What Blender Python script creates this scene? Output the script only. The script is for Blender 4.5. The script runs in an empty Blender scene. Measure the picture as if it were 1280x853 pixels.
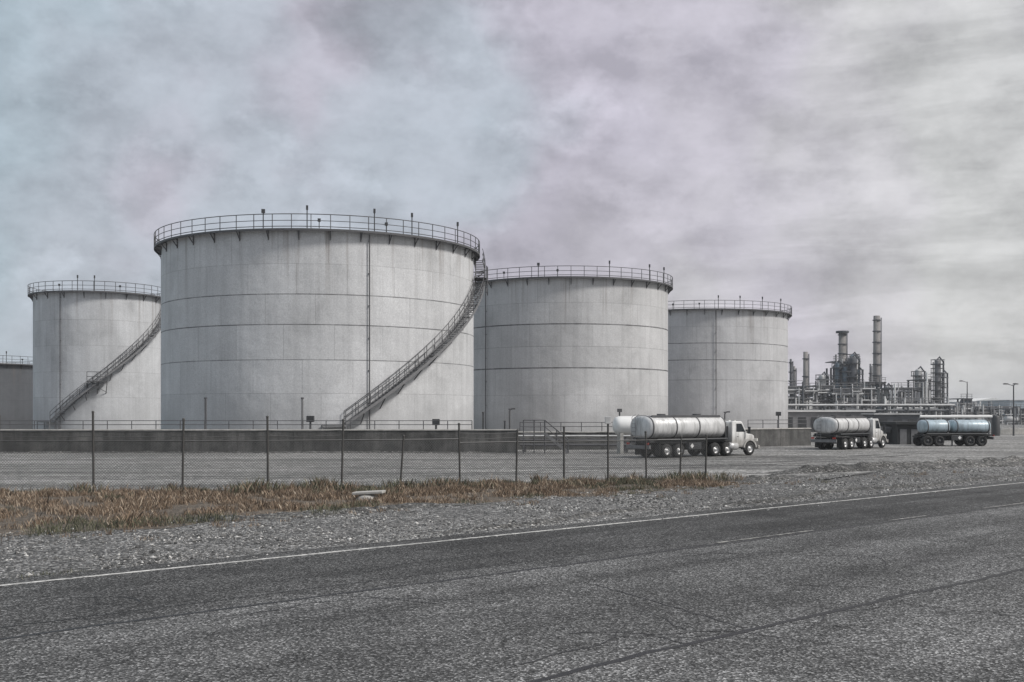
import bpy, math, random
from math import sin, cos, pi, radians, sqrt, atan, asin, atan2
from mathutils import Vector, noise
random.seed(11)
SC = bpy.context.scene
COL = SC.collection
# ------------------------------------------------------------------ camera model
F, CX, HY, CH = 1400.0, 640.0, 517.0, 3.0
def G(px, py):
    d = CH * F / (py - HY)
    return Vector(((px - CX) / F * d, d, 0))
def P(px, py, d):
    return Vector(((px - CX) / F * d, d, CH + (HY - py) / F * d))
def pxof(p):
    return CX + F * p[0] / p[1]
cam_d = bpy.data.cameras.new('camera')
cam = bpy.data.objects.new('camera', cam_d); COL.objects.link(cam)
cam.location = (0, 0, CH); cam.rotation_euler = (pi / 2, 0, 0)
cam_d.sensor_width = 36; cam_d.lens = 36 * F / 1280; cam_d.shift_y = (HY - 426.5) / 1280
cam_d.clip_end = 20000; cam_d.clip_start = 0.1
SC.camera = cam

# ------------------------------------------------------------------ materials
def new_mat(name):
    m = bpy.data.materials.new(name); m.use_nodes = True
    nt = m.node_tree
    return m, nt, nt.nodes['Principled BSDF']
def N(nt, t, **kw):
    n = nt.nodes.new(t)
    for k, v in kw.items(): setattr(n, k, v)
    return n
def ramp(nt, src, stops, interp='LINEAR'):
    r = N(nt, 'ShaderNodeValToRGB'); r.color_ramp.interpolation = interp
    el = r.color_ramp.elements
    while len(el) < len(stops): el.new(0.5)
    for e, (p, c) in zip(el, stops):
        e.position = p; e.color = (c[0], c[1], c[2], 1) if not isinstance(c, (int, float)) else (c, c, c, 1)
    nt.links.new(src, r.inputs[0]); return r
def noise_tex(nt, vec, scale, detail=4, rough=.55, dist=0):
    n = N(nt, 'ShaderNodeTexNoise'); n.inputs['Scale'].default_value = scale
    n.inputs['Detail'].default_value = detail; n.inputs['Roughness'].default_value = rough
    n.inputs['Distortion'].default_value = dist
    nt.links.new(vec, n.inputs['Vector']); return n
def mapping(nt, vec, scale):
    m = N(nt, 'ShaderNodeMapping'); m.inputs['Scale'].default_value = scale
    nt.links.new(vec, m.inputs['Vector']); return m.outputs[0]
def mixc(nt, fac, a, b, mode='MIX'):
    m = N(nt, 'ShaderNodeMix', data_type='RGBA', blend_type=mode)
    for s, v in ((m.inputs[0], fac), (m.inputs[6], a), (m.inputs[7], b)):
        if hasattr(v, 'links'): nt.links.new(v, s)
        elif isinstance(v, (int, float)): s.default_value = v
        else: s.default_value = (v[0], v[1], v[2], 1)
    return m.outputs[2]
def math_n(nt, op, a, b=0.0, c=None):
    m = N(nt, 'ShaderNodeMath', operation=op)
    for i, v in enumerate((a, b) if c is None else (a, b, c)):
        if hasattr(v, 'links'): nt.links.new(v, m.inputs[i])
        else: m.inputs[i].default_value = v
    return m.outputs[0]
def bump(nt, b, h, strength=.5, dist=.02):
    n = N(nt, 'ShaderNodeBump'); n.inputs['Strength'].default_value = strength; n.inputs['Distance'].default_value = dist
    nt.links.new(h, n.inputs['Height']); nt.links.new(n.outputs[0], b.inputs['Normal'])
def simple(name, col, rough=.6, metal=0.0, var=.18, scale=3.0, bmp=0.0):
    m, nt, b = new_mat(name)
    tc = N(nt, 'ShaderNodeTexCoord')
    n = noise_tex(nt, tc.outputs['Object'], scale, 6, .6)
    lo = [c * (1 - var) for c in col]; hi = [min(1, c * (1 + var)) for c in col]
    r = ramp(nt, n.outputs[0], [(.3, lo), (.7, hi)])
    nt.links.new(r.outputs[0], b.inputs['Base Color'])
    b.inputs['Roughness'].default_value = rough; b.inputs['Metallic'].default_value = metal
    if bmp: bump(nt, b, n.outputs[0], bmp, .02)
    return m
M = {}
M['steel'] = simple('dark_galvanised_steel', (.085, .085, .09), .6, .2)
M['rail'] = simple('grey_pipe_rail', (.17, .17, .175), .55, .2)
M['paleSteel'] = simple('pale_pipe', (.5, .5, .5), .5)
M['white'] = simple('white_vehicle_paint', (.72, .72, .71), .35, 0, .08, 1.5)
M['barrel'] = simple('pale_tank_barrel', (.62, .62, .62), .33, .25, .16, 1.2)
def grime(name, col, rough, metal):
    m, nt, b = new_mat(name); tc = N(nt, 'ShaderNodeTexCoord'); o = tc.outputs['Object']
    a = noise_tex(nt, mapping(nt, o, (2.5, 2.5, .5)), 1.2, 6, .65); f_ = noise_tex(nt, o, 1.1, 5, .6)
    c = mixc(nt, .8, ramp(nt, f_.outputs[0], [(.3, [q * .8 for q in col]), (.7, [min(1, q * 1.08) for q in col])]).outputs[0], ramp(nt, a.outputs[0], [(.36, .55), (.56, 1.0)]).outputs[0], 'MULTIPLY')
    sp = N(nt, 'ShaderNodeSeparateXYZ'); nt.links.new(o, sp.inputs[0])
    mud = ramp(nt, math_n(nt, 'ADD', sp.outputs[2], math_n(nt, 'MULTIPLY', a.outputs[0], .7)), [(1.35 / 4, .6), (1.95 / 4, 0)])
    mud.inputs[0].default_value = 0; nt.links.remove(mud.inputs[0].links[0])
    nt.links.new(math_n(nt, 'DIVIDE', math_n(nt, 'ADD', sp.outputs[2], math_n(nt, 'MULTIPLY', a.outputs[0], .7)), 4.0), mud.inputs[0])
    c = mixc(nt, mud.outputs[0], c, (.16, .145, .125))
    nt.links.new(c, b.inputs['Base Color']); b.inputs['Metallic'].default_value = metal
    nt.links.new(ramp(nt, a.outputs[0], [(.35, rough + .25), (.6, rough)]).outputs[0], b.inputs['Roughness']); return m
M['white'] = simple('white_paint', (.72, .72, .71), .4, 0, .08, 1.5)
M['cabWhite'] = grime('dusty_white_cab', (.74, .74, .73), .35, 0)
M['barrel'] = grime('dusty_tank_barrel', (.66, .66, .66), .36, .15)
M['blueBarrel'] = grime('dusty_blue_barrel', (.44, .53, .585), .36, .15)
M['black'] = simple('black_chassis', (.018, .018, .019), .7)
M['rubber'] = simple('tyre_rubber', (.02, .02, .02), .85)
M['rim'] = simple('wheel_rim', (.5, .5, .5), .4, .3)
M['charcoal'] = simple('charcoal_paint', (.035, .037, .04), .5)
M['concrete'] = simple('pale_concrete', (.38, .37, .35), .9, 0, .25, 2.5, .3)
M['stack'] = simple('stained_stack_shell', (.20, .19, .185), .8, 0, .35, .35)
M['dkstruct'] = simple('dark_process_steel', (.085, .09, .1), .7, .1, .4, .4)  # base lifted to put distance haze into the steel colour
M['midstruct'] = simple('grey_process_steel', (.19, .19, .195), .7, .1, .4, .4)
M['bluestruct'] = simple('blue_grey_process_cladding', (.13, .17, .205), .7, .1, .3, .3)
M['vessel'] = simple('pale_vessel_insulation', (.44, .44, .44), .6, .1, .25, .5)
M['tail'] = simple('red_lens', (.35, .03, .02), .3)
M['lamp'] = simple('lamp_lens', (.7, .7, .66), .2)
M['paleBlue'] = simple('pale_blue_cladding', (.27, .32, .36), .7, 0, .2, .2)
M['shed'] = simple('dark_shed_cladding', (.03, .032, .033), .8, 0, .3, .6)
def glass():
    m, nt, b = new_mat('vehicle_glass')
    b.inputs['Base Color'].default_value = (.02, .024, .028, 1); b.inputs['Roughness'].default_value = .08
    return m
M['glass'] = glass()

def shell_mat(name, col, seams, streak=1.0, HT=18.0):
    """painted plate steel with dark lines at the horizontal welds, rain streaks and faint plate to plate differences"""
    m, nt, b = new_mat(name)
    tc = N(nt, 'ShaderNodeTexCoord'); o = tc.outputs['Object']
    sep = N(nt, 'ShaderNodeSeparateXYZ'); nt.links.new(o, sep.inputs[0])
    big = noise_tex(nt, o, .14, 7, .62, .3)
    st = noise_tex(nt, mapping(nt, o, (1.6, 1.6, .07)), 1.0, 5, .65)
    fine = noise_tex(nt, o, 9, 6, .75)
    c1 = ramp(nt, big.outputs[0], [(.3, [c * .78 for c in col]), (.5, col), (.7, [min(1, c * 1.16) for c in col])], 'EASE')
    c2 = mixc(nt, .22 * streak, c1.outputs[0], ramp(nt, st.outputs[0], [(.33, .45), (.56, 1.0)]).outputs[0], 'MULTIPLY')
    c3 = mixc(nt, .5, c2, ramp(nt, fine.outputs[0], [(.34, .6), (.64, 1.22)]).outputs[0], 'MULTIPLY')
    # plates: one tone per plate, staggered by course
    ang = math_n(nt, 'ARCTAN2', sep.outputs[1], sep.outputs[0])
    acc = None; crs = None
    for zz, wdt, dk in seams:
        dz = math_n(nt, 'ABSOLUTE', math_n(nt, 'SUBTRACT', sep.outputs[2], zz))
        ln = math_n(nt, 'MULTIPLY', math_n(nt, 'LESS_THAN', dz, wdt), dk)
        acc = ln if acc is None else math_n(nt, 'MAXIMUM', acc, ln)
        g = math_n(nt, 'GREATER_THAN', sep.outputs[2], zz)
        crs = g if crs is None else math_n(nt, 'ADD', crs, g)
    pl = math_n(nt, 'FLOOR', math_n(nt, 'ADD', math_n(nt, 'MULTIPLY', ang, 22 / (2 * pi)), math_n(nt, 'MULTIPLY', crs, .37)))
    comb = N(nt, 'ShaderNodeCombineXYZ'); nt.links.new(pl, comb.inputs[0]); nt.links.new(crs, comb.inputs[1])
    wn = N(nt, 'ShaderNodeTexWhiteNoise'); nt.links.new(comb.outputs[0], wn.inputs[0])
    c4 = mixc(nt, 1.0, c3, ramp(nt, wn.outputs[0], [(0, .93), (1, 1.05)]).outputs[0], 'MULTIPLY')
    # dark line along each weld, strength broken up by noise
    br = noise_tex(nt, mapping(nt, o, (.5, .5, .2)), 1.5, 4, .6)
    lf = math_n(nt, 'MULTIPLY', acc, ramp(nt, br.outputs[0], [(.3, .55), (.6, 1.0)]).outputs[0])
    c5 = mixc(nt, lf, c4, (.045, .045, .048))
    # upright plate welds, rust runs from the rim, splashed dirt at the foot
    fr = math_n(nt, 'FRACT', math_n(nt, 'ADD', math_n(nt, 'MULTIPLY', ang, 22 / (2 * pi)), math_n(nt, 'MULTIPLY', crs, .37)))
    vw = math_n(nt, 'MULTIPLY', math_n(nt, 'LESS_THAN', fr, .012), .28)
    c5 = mixc(nt, vw, c5, (.06, .06, .06))
    rn = noise_tex(nt, mapping(nt, o, (1.1, 1.1, .03)), 1.3, 5, .7)
    top = ramp(nt, math_n(nt, 'DIVIDE', sep.outputs[2], HT), [(.62, 0), (1.0, 1)]).outputs[0]
    c5 = mixc(nt, math_n(nt, 'MULTIPLY', math_n(nt, 'MULTIPLY', ramp(nt, rn.outputs[0], [(.54, 0), (.68, 1)]).outputs[0], top), .6), c5, (.13, .10, .08))
    ft = ramp(nt, math_n(nt, 'ADD', math_n(nt, 'DIVIDE', sep.outputs[2], HT), math_n(nt, 'MULTIPLY', math_n(nt, 'SUBTRACT', big.outputs[0], .5), .3)), [(.08, .55), (.30, 0)]).outputs[0]
    c5 = mixc(nt, ft, c5, [c * .62 for c in col])
    nt.links.new(c5, b.inputs['Base Color'])
    b.inputs['Roughness'].default_value = .62
    dent = noise_tex(nt, o, .55, 3, .5)
    bump(nt, b, dent.outputs[0], .35, .25)
    return m

# ------------------------------------------------------------------ mesh builder
class MB:
    def __init__(s): s.v = []; s.f = []; s.sm = []
    def add(s, vs, fs, smooth=False):
        o = len(s.v); s.v += [tuple(p) for p in vs]
        s.f += [tuple(i + o for i in f) for f in fs]; s.sm += [smooth] * len(fs); return s
    def box(s, x0, x1, y0, y1, z0, z1):
        return s.add([(x0,y0,z0),(x1,y0,z0),(x1,y1,z0),(x0,y1,z0),(x0,y0,z1),(x1,y0,z1),(x1,y1,z1),(x0,y1,z1)],
              [(0,3,2,1),(4,5,6,7),(0,1,5,4),(1,2,6,5),(2,3,7,6),(3,0,4,7)])
    def obox(s, a, b, w, h, up=Vector((0,0,1))):
        """bar of section w x h from a to b"""
        a = Vector(a); b = Vector(b); d = (b - a).normalized()
        r = d.cross(up)
        r = Vector((1,0,0)) if r.length < 1e-5 else r.normalized()
        u = r.cross(d).normalized(); r = r * (w/2); u = u * (h/2)
        vs = [a-r-u, a+r-u, a+r+u, a-r+u, b-r-u, b+r-u, b+r+u, b-r+u]
        return s.add(vs, [(0,1,2,3),(7,6,5,4),(0,4,5,1),(1,5,6,2),(2,6,7,3),(3,7,4,0)])
    def tube(s, pts, r, n=6, closed=False, r1=None, cap=True):
        pts = [Vector(p) for p in pts]; k = len(pts); o = []
        up = Vector((0,0,1))
        for i, p in enumerate(pts):
            if closed: d = pts[(i+1) % k] - pts[i-1]
            else: d = pts[min(i+1, k-1)] - pts[max(i-1, 0)]
            d.normalize()
            a = d.cross(up)
            a = Vector((1,0,0)) if a.length < 1e-3 else a.normalized()
            b = a.cross(d).normalized()
            rr = r if r1 is None else r + (r1 - r) * i / (k - 1)
            o += [p + a * rr * cos(2*pi*j/n) + b * rr * sin(2*pi*j/n) for j in range(n)]
        fs = []
        for i in range(k if closed else k-1):
            i2 = (i+1) % k
            fs += [(i*n+j, i*n+(j+1) % n, i2*n+(j+1) % n, i2*n+j) for j in range(n)]
        s.add(o, fs, n > 5)
        if cap and not closed:
            s.add(o[:n], [tuple(range(n))[::-1]]); s.add(o[-n:], [tuple(range(n))])
        return s
    def lathe(s, prof, n=32, c=(0,0,0), axis='z', smooth=True, a0=0, a1=2*pi, sy=1.0):
        full = abs(a1 - a0 - 2*pi) < 1e-6; m = n if full else n + 1; vs = []
        for r, h in prof:
            for j in range(m):
                a = a0 + (a1 - a0) * j / n
                p = (r*cos(a), r*sin(a)*sy, h)
                if axis == 'x': p = (h, r*cos(a), r*sin(a)*sy)
                if axis == 'y': p = (r*cos(a), h, r*sin(a)*sy)
                vs.append((p[0]+c[0], p[1]+c[1], p[2]+c[2]))
        fs = []
        for i in range(len(prof)-1):
            for j in range(n):
                j2 = (j+1) % m
                fs.append((i*m+j, i*m+j2, (i+1)*m+j2, (i+1)*m+j))
        return s.add(vs, fs, smooth)
    def cyl(s, c, r, h, n=24, r1=None):
        r1 = r if r1 is None else r1
        s.lathe([(r, 0), (r1, h)], n, c)
        s.lathe([(1e-4, 0), (r, 0)], n, c, smooth=False); s.lathe([(r1, h), (1e-4, h)], n, c, smooth=False); return s
    def prism(s, poly, y0, y1):
        """xz outline extruded along y"""
        k = len(poly)
        s.add([(x, y0, z) for x, z in poly] + [(x, y1, z) for x, z in poly],
              [tuple(range(k)), tuple(range(2*k-1, k-1, -1))] + [((i+1) % k, i, k+i, k+(i+1) % k) for i in range(k)]); return s
    def build(s, name, mat, parent=None, loc=(0,0,0), rot=0, bevel=0):
        me = bpy.data.meshes.new(name); me.from_pydata(s.v, [], s.f)
        me.polygons.foreach_set('use_smooth', s.sm); me.materials.append(mat); me.update()
        o = bpy.data.objects.new(name, me); COL.objects.link(o)
        o.location = loc; o.rotation_euler = (0, 0, rot)
        if parent: o.parent = parent
        if bevel:
            md = o.modifiers.new('edge', 'BEVEL'); md.width = bevel; md.segments = 2; md.limit_method = 'ANGLE'
        return o
def tag(o, label, cat, group=None):
    o['label'] = label; o['category'] = cat
    if group: o['group'] = group
    return o
def thing(name, label, cat, loc=(0,0,0), rot=0, group=None):
    o = bpy.data.objects.new(name, None); COL.objects.link(o); o.empty_display_size = .3
    o.location = loc; o.rotation_euler = (0, 0, rot)
    return tag(o, label, cat, group)
def struct(o, kind='structure'):
    o['kind'] = kind; return o
def rep(src, parent, loc, rot=0):
    c = src.copy(); COL.objects.link(c); c.parent = parent; c.location = loc; c.rotation_euler = (0, 0, rot); return c
def poly_sheet(pts, z, name, mat):
    m = MB(); m.add([(p[0], p[1], z) for p in pts], [tuple(range(len(pts)))])
    return m.build(name, mat)

# ------------------------------------------------------------------ world, sun
SUN_EL, SUN_AZ = radians(46), radians(112)        # azimuth clockwise from +Y (camera direction)
w = bpy.data.worlds.new('World'); SC.world = w; w.use_nodes = True
nt = w.node_tree; nt.nodes.clear()
out = N(nt, 'ShaderNodeOutputWorld')
sky = N(nt, 'ShaderNodeTexSky', sky_type='NISHITA'); sky.sun_disc = False
sky.sun_elevation = SUN_EL; sky.sun_rotation = SUN_AZ; sky.air_density = 1.2; sky.dust_density = 3
bg1 = N(nt, 'ShaderNodeBackground'); bg1.inputs[1].default_value = .05
nt.links.new(sky.outputs[0], bg1.inputs[0])
tc = N(nt, 'ShaderNodeTexCoord'); d0 = tc.outputs['Generated']
sep = N(nt, 'ShaderNodeSeparateXYZ'); nt.links.new(d0, sep.inputs[0])
n1 = noise_tex(nt, mapping(nt, d0, (1, 1, 1.35)), 4.2, 10, .57, 0)
n2 = noise_tex(nt, mapping(nt, d0, (1, 1, 7)), 3.4, 9, .6, .15)
n3 = noise_tex(nt, mapping(nt, d0, (1, 1, 1.0)), 2.6, 4, .55, 0)
n4 = noise_tex(nt, mapping(nt, d0, (1, 1, 1.5)), 13, 8, .62, 0)
sx = math_n(nt, 'ADD', sep.outputs[0], math_n(nt, 'MULTIPLY', math_n(nt, 'SUBTRACT', n3.outputs[0], .5), 1.1))
hue = ramp(nt, math_n(nt, 'MULTIPLY_ADD', sx, 1.0, .5), [(.12, (.335, .40, .45)), (.33, (.375, .405, .455)), (.46, (.425, .405, .465)), (.62, (.445, .425, .475)), (.78, (.46, .45, .47)), (.92, (.465, .465, .465))], 'EASE')
streaky = ramp(nt, math_n(nt, 'SUBTRACT', math_n(nt, 'ADD', sep.outputs[0], .5), math_n(nt, 'MULTIPLY', sep.outputs[2], .45)), [(.50, 0.0), (.70, .85)]).outputs[0]
puff = ramp(nt, n1.outputs[0], [(.30, .74), (.43, .90), (.465, 1.03), (.56, 1.0), (.595, 1.15), (.75, 1.28)]).outputs[0]
strk = ramp(nt, n2.outputs[0], [(.3, .80), (.46, .95), (.51, 1.07), (.7, 1.24)]).outputs[0]
cl = mixc(nt, streaky, puff, strk)
cc = mixc(nt, 1.0, hue.outputs[0], cl, 'MULTIPLY')
cc = mixc(nt, 1.0, cc, ramp(nt, n4.outputs[0], [(.34, .82), (.48, 1.0), (.52, 1.05), (.66, 1.18)]).outputs[0], 'MULTIPLY')
bg2 = N(nt, 'ShaderNodeBackground'); bg2.inputs[1].default_value = .84
nt.links.new(cc, bg2.inputs[0])
mx = N(nt, 'ShaderNodeMixShader'); mx.inputs[0].default_value = .9
nt.links.new(bg1.outputs[0], mx.inputs[1]); nt.links.new(bg2.outputs[0], mx.inputs[2]); nt.links.new(mx.outputs[0], out.inputs[0])
sd = bpy.data.lights.new('sun', 'SUN'); sd.energy = 2.2; sd.angle = radians(11); sd.color = (1, .965, .92)
so = bpy.data.objects.new('sun', sd); COL.objects.link(so)
sv = Vector((sin(SUN_AZ) * cos(SUN_EL), cos(SUN_AZ) * cos(SUN_EL), sin(SUN_EL)))
so.rotation_euler = (-sv).to_track_quat('-Z', 'Y').to_euler()
vs = SC.view_settings; vs.view_transform = 'Standard'; vs.look = 'None'; vs.exposure = 0.62; vs.gamma = 1.0
SC.cycles.max_bounces = 5

# ------------------------------------------------------------------ ground
E1, E2 = G(12, 735), G(1280, 605)
U = (E2 - E1).normalized(); NV = Vector((-U.y, U.x, 0))
def RP(s, t, z=0):
    p = E1 + U * s + NV * t; return Vector((p.x, p.y, z))
def gravel_mat(name, cols, sc, rg=.95, bs=.9, bd=.05, band=0.0, patch=.05):
    m, nt, b = new_mat(name)
    tc = N(nt, 'ShaderNodeTexCoord'); o = tc.outputs['Object']
    vo = N(nt, 'ShaderNodeTexVoronoi'); vo.inputs['Scale'].default_value = sc; nt.links.new(o, vo.inputs['Vector'])
    sepc = N(nt, 'ShaderNodeSeparateColor'); nt.links.new(vo.outputs['Color'], sepc.inputs[0])
    c = ramp(nt, sepc.outputs[0], [(0, cols[0]), (.45, cols[1]), (.8, cols[2]), (1, cols[3])])
    bigp = noise_tex(nt, o, patch, 6, .62, .4)
    midp = noise_tex(nt, o, .9, 5, .7)
    c2 = mixc(nt, .75, c.outputs[0], ramp(nt, bigp.outputs[0], [(.33, .5), (.5, .95), (.66, 1.3)]).outputs[0], 'MULTIPLY')
    c2 = mixc(nt, .7, c2, ramp(nt, midp.outputs[0], [(.3, .5), (.65, 1.2)]).outputs[0], 'MULTIPLY')
    if band:
        st = noise_tex(nt, mapping(nt, o, (.018, .42, 1)), 1.0, 5, .62, .25)
        c2 = mixc(nt, band, c2, ramp(nt, st.outputs[0], [(.36, .5), (.5, 1.0), (.62, 1.4)]).outputs[0], 'MULTIPLY')
    nt.links.new(c2, b.inputs['Base Color']); b.inputs['Roughness'].default_value = rg
    h = math_n(nt, 'ADD', math_n(nt, 'MULTIPLY', vo.outputs['Distance'], -1.0), math_n(nt, 'MULTIPLY', midp.outputs[0], 1.5))
    bump(nt, b, h, bs, bd)
    return m
M['yard'] = gravel_mat('yard_gravel', [(.07,.07,.068), (.17,.168,.162), (.27,.265,.255), (.45,.44,.43)], 9, band=.85)
M['shoulder'] = gravel_mat('shoulder_gravel', [(.018,.018,.018), (.095,.094,.092), (.23,.227,.222), (.58,.57,.56)], 18, bd=.07)
M['dirt'] = gravel_mat('verge_soil', [(.05,.042,.034), (.10,.082,.064), (.16,.13,.10), (.22,.18,.14)], 14)
def asphalt_mat():
    m, nt, b = new_mat('worn_asphalt')
    tc = N(nt, 'ShaderNodeTexCoord'); o = tc.outputs['Object']
    vo = N(nt, 'ShaderNodeTexVoronoi'); vo.inputs['Scale'].default_value = 38; nt.links.new(o, vo.inputs['Vector'])
    sc_ = N(nt, 'ShaderNodeSeparateColor'); nt.links.new(vo.outputs['Color'], sc_.inputs[0])
    c = ramp(nt, sc_.outputs[0], [(0, .02), (.45, .055), (.8, .115), (1, .32)])
    rot = N(nt, 'ShaderNodeMapping'); rot.inputs['Rotation'].default_value = (0, 0, -atan2(U.y, U.x)); nt.links.new(o, rot.inputs[0])
    trk = noise_tex(nt, mapping(nt, rot.outputs[0], (.05, .9, 1)), 1.0, 5, .6, .2)
    ptc = noise_tex(nt, o, .22, 6, .65, .6)
    c2 = mixc(nt, .75, c.outputs[0], ramp(nt, trk.outputs[0], [(.35, .62), (.52, 1.0), (.66, 1.3)]).outputs[0], 'MULTIPLY')
    c2 = mixc(nt, .8, c2, ramp(nt, ptc.outputs[0], [(.33, .6), (.5, 1.0), (.68, 1.4)]).outputs[0], 'MULTIPLY')
    # the older coarse lane on this side of the centre joint is more bleached
    sp_ = N(nt, 'ShaderNodeSeparateXYZ'); nt.links.new(rot.outputs[0], sp_.inputs[0])
    old = ramp(nt, math_n(nt, 'MULTIPLY_ADD', math_n(nt, 'SUBTRACT', sp_.outputs[1], E1.dot(NV) + (G(730, 707) - E1).dot(NV)), .5, .5), [(.45, 1.2), (.55, .8)])
    tfull = math_n(nt, 'DIVIDE', math_n(nt, 'SUBTRACT', sp_.outputs[1], E1.dot(NV)), -17.0)
    wob = math_n(nt, 'ADD', tfull, math_n(nt, 'MULTIPLY', math_n(nt, 'SUBTRACT', ptc.outputs[0], .5), .05))
    trk2 = ramp(nt, wob, [(0, 1.0), (.07, .78), (.115, 1.08), (.155, .72), (.2, .84), (.26, 1.0), (.34, 1.0), (.40, .8), (.46, 1.05), (.52, .74), (.6, .95), (.7, 1.0)], 'EASE')
    c2 = mixc(nt, .8, c2, trk2.outputs[0], 'MULTIPLY')
    oil = noise_tex(nt, mapping(nt, rot.outputs[0], (.35, .9, 1)), 1.0, 6, .6, .3)
    c2 = mixc(nt, ramp(nt, oil.outputs[0], [(.60, 0), (.70, .6)]).outputs[0], c2, (.025, .025, .026))
    c2 = mixc(nt, 1.0, c2, old.outputs[0], 'MULTIPLY')
    # hairline cracks
    v2 = N(nt, 'ShaderNodeTexVoronoi', feature='DISTANCE_TO_EDGE'); v2.inputs['Scale'].default_value = .42
    dn = noise_tex(nt, o, 1.3, 5, .7)
    add = N(nt, 'ShaderNodeVectorMath', operation='ADD'); nt.links.new(o, add.inputs[0])
    sca = N(nt, 'ShaderNodeVectorMath', operation='SCALE'); sca.inputs['Scale'].default_value = 1.1; nt.links.new(dn.outputs['Color'], sca.inputs[0])
    nt.links.new(sca.outputs[0], add.inputs[1]); nt.links.new(add.outputs[0], v2.inputs['Vector'])
    msk = math_n(nt, 'MULTIPLY', math_n(nt, 'LESS_THAN', v2.outputs[0], .006), math_n(nt, 'GREATER_THAN', ptc.outputs[0], .5))
    c3 = mixc(nt, math_n(nt, 'MULTIPLY', msk, .75), c2, (.012, .012, .012))
    nt.links.new(c3, b.inputs['Base Color']); b.inputs['Roughness'].default_value = .9
    b.inputs['Specular IOR Level'].default_value = .25
    bump(nt, b, vo.outputs['Distance'], .9, .012)
    return m
M['asphalt'] = asphalt_mat()
def worn_paint(name, col, lo, hi, sc=5):
    m, nt, b = new_mat(name)
    tc = N(nt, 'ShaderNodeTexCoord'); o = tc.outputs['Object']
    n = noise_tex(nt, o, sc, 8, .75)
    r = ramp(nt, n.outputs[0], [(lo, (.07, .07, .07)), (hi, col)])
    nt.links.new(r.outputs[0], b.inputs['Base Color']); b.inputs['Roughness'].default_value = .8
    return m
M['line'] = worn_paint('worn_white_line', (.60, .59, .565), .36, .56, 7)
M['dash'] = worn_paint('faded_white_dash', (.44, .43, .40), .42, .66)
M['sealant'] = simple('joint_sealant', (.013, .013, .014), .6, 0, .3, 4)

g = MB()
g.add([(-6000, -300, 0), (6000, -300, 0), (6000, 9000, 0), (-6000, 9000, 0)], [(0, 1, 2, 3)])
struct(g.build('ground', M['yard']))
# asphalt: irregular broken edge on the yard side, real thickness
def edge_noise(s, a=.16, k=1.2): return a * (noise.noise(Vector((s * k, 3.1, 0))) + .6 * noise.noise(Vector((s * k * 3.1, 9.1, 0))))
road = MB(); ss = [-70 + .35 * i for i in range(880)]
ra, rb = [], []
for s in ss:
    ra.append(RP(s, .75 + edge_noise(s), .055)); rb.append(RP(s, -17.5, .055))
n_ = len(ss)
road.add(ra + rb, [(i, n_ + i, n_ + i + 1, i + 1) for i in range(n_ - 1)])
low = [Vector((p.x, p.y, -.02)) + NV * .05 for p in ra]
road.add(ra + low, [(n_ + i, i, i + 1, n_ + i + 1) for i in range(n_ - 1)])
struct(road.build('road', M['asphalt']))
def ribbon(name, tfun, s0, s1, wfun, z, mat, step=.25):
    m = MB(); k = int((s1 - s0) / step); a, b = [], []
    for i in range(k + 1):
        s = s0 + (s1 - s0) * i / k; t = tfun(s); ww = wfun(s) / 2
        a.append(RP(s, t + ww, z)); b.append(RP(s, t - ww, z))
    m.add(a + b, [(i, k + 1 + i, k + 2 + i, i + 1) for i in range(k)])
    return struct(m.build(name, mat))
ribbon('edge_line', lambda s: .02 * noise.noise(Vector((s * .6, 0, 5))), -60, 180, lambda s: .14 + .02 * noise.noise(Vector((s * 2, 1, 0))), .059, M['line'])
tc_ = (G(336, 757) - E1).dot(NV); tc2 = (G(1122, 655) - E1).dot(NV)
tcm = (tc_ + tc2) / 2
crk = lambda q, a: (lambda s: q + a * noise.noise(Vector((s * .35, q, 0))) + a * .5 * noise.noise(Vector((s * 1.7, q, 3))))
ribbon('road_joint', crk(tcm, .10), -40, 120, lambda s: .095 + .05 * noise.noise(Vector((s * 1.1, 7, 0))), .059, M['sealant'])
tj = (G(1262, 719) - E1).dot(NV)
ribbon('road_joint', crk(tj, .12), -40, 90, lambda s: .11 + .05 * noise.noise(Vector((s * 1.3, 2, 0))), .059, M['sealant'])
tl = (G(336, 747) - E1).dot(NV)
ribbon('road_joint', crk(tl, .05), -40, 22, lambda s: .025 + .012 * noise.noise(Vector((s * 1.3, 2, 0))), .059, M['sealant'])
tm = (G(1122, 671) - E1).dot(NV)
ribbon('road_joint', crk(tm, .06), 24, 60, lambda s: .025 + .012 * noise.noise(Vector((s * 1.3, 4, 0))), .059, M['sealant'])
# weathering cracks that branch and wander across the lanes
def wander(p, ang, ln, w0, depth=0, z=.0594):
    m = MB(); k = max(6, int(ln / .18)); L_, R2 = [], []
    for i in range(k + 1):
        ang += random.gauss(0, .22); d_ = Vector((cos(ang), sin(ang), 0)); p = p + d_ * (ln / k); n_2 = Vector((-d_.y, d_.x, 0))
        wv = w0 * (1 - i / k * .8) * random.uniform(.5, 1.3)
        L_.append((p.x + n_2.x * wv, p.y + n_2.y * wv, z)); R2.append((p.x - n_2.x * wv, p.y - n_2.y * wv, z))
        if depth < 1 and random.random() < .07: wander(p.copy(), ang + random.choice((-1, 1)) * random.uniform(.6, 1.3), ln * .4, w0 * .6, depth + 1, z + .0002)
    m.add(L_ + R2, [(i, k + 1 + i, k + 2 + i, i + 1) for i in range(k)])
    struct(m.build('road_crack', M['sealant']))
ua = atan2(U.y, U.x)
rs_ = random.getstate(); random.seed(23)
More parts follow.
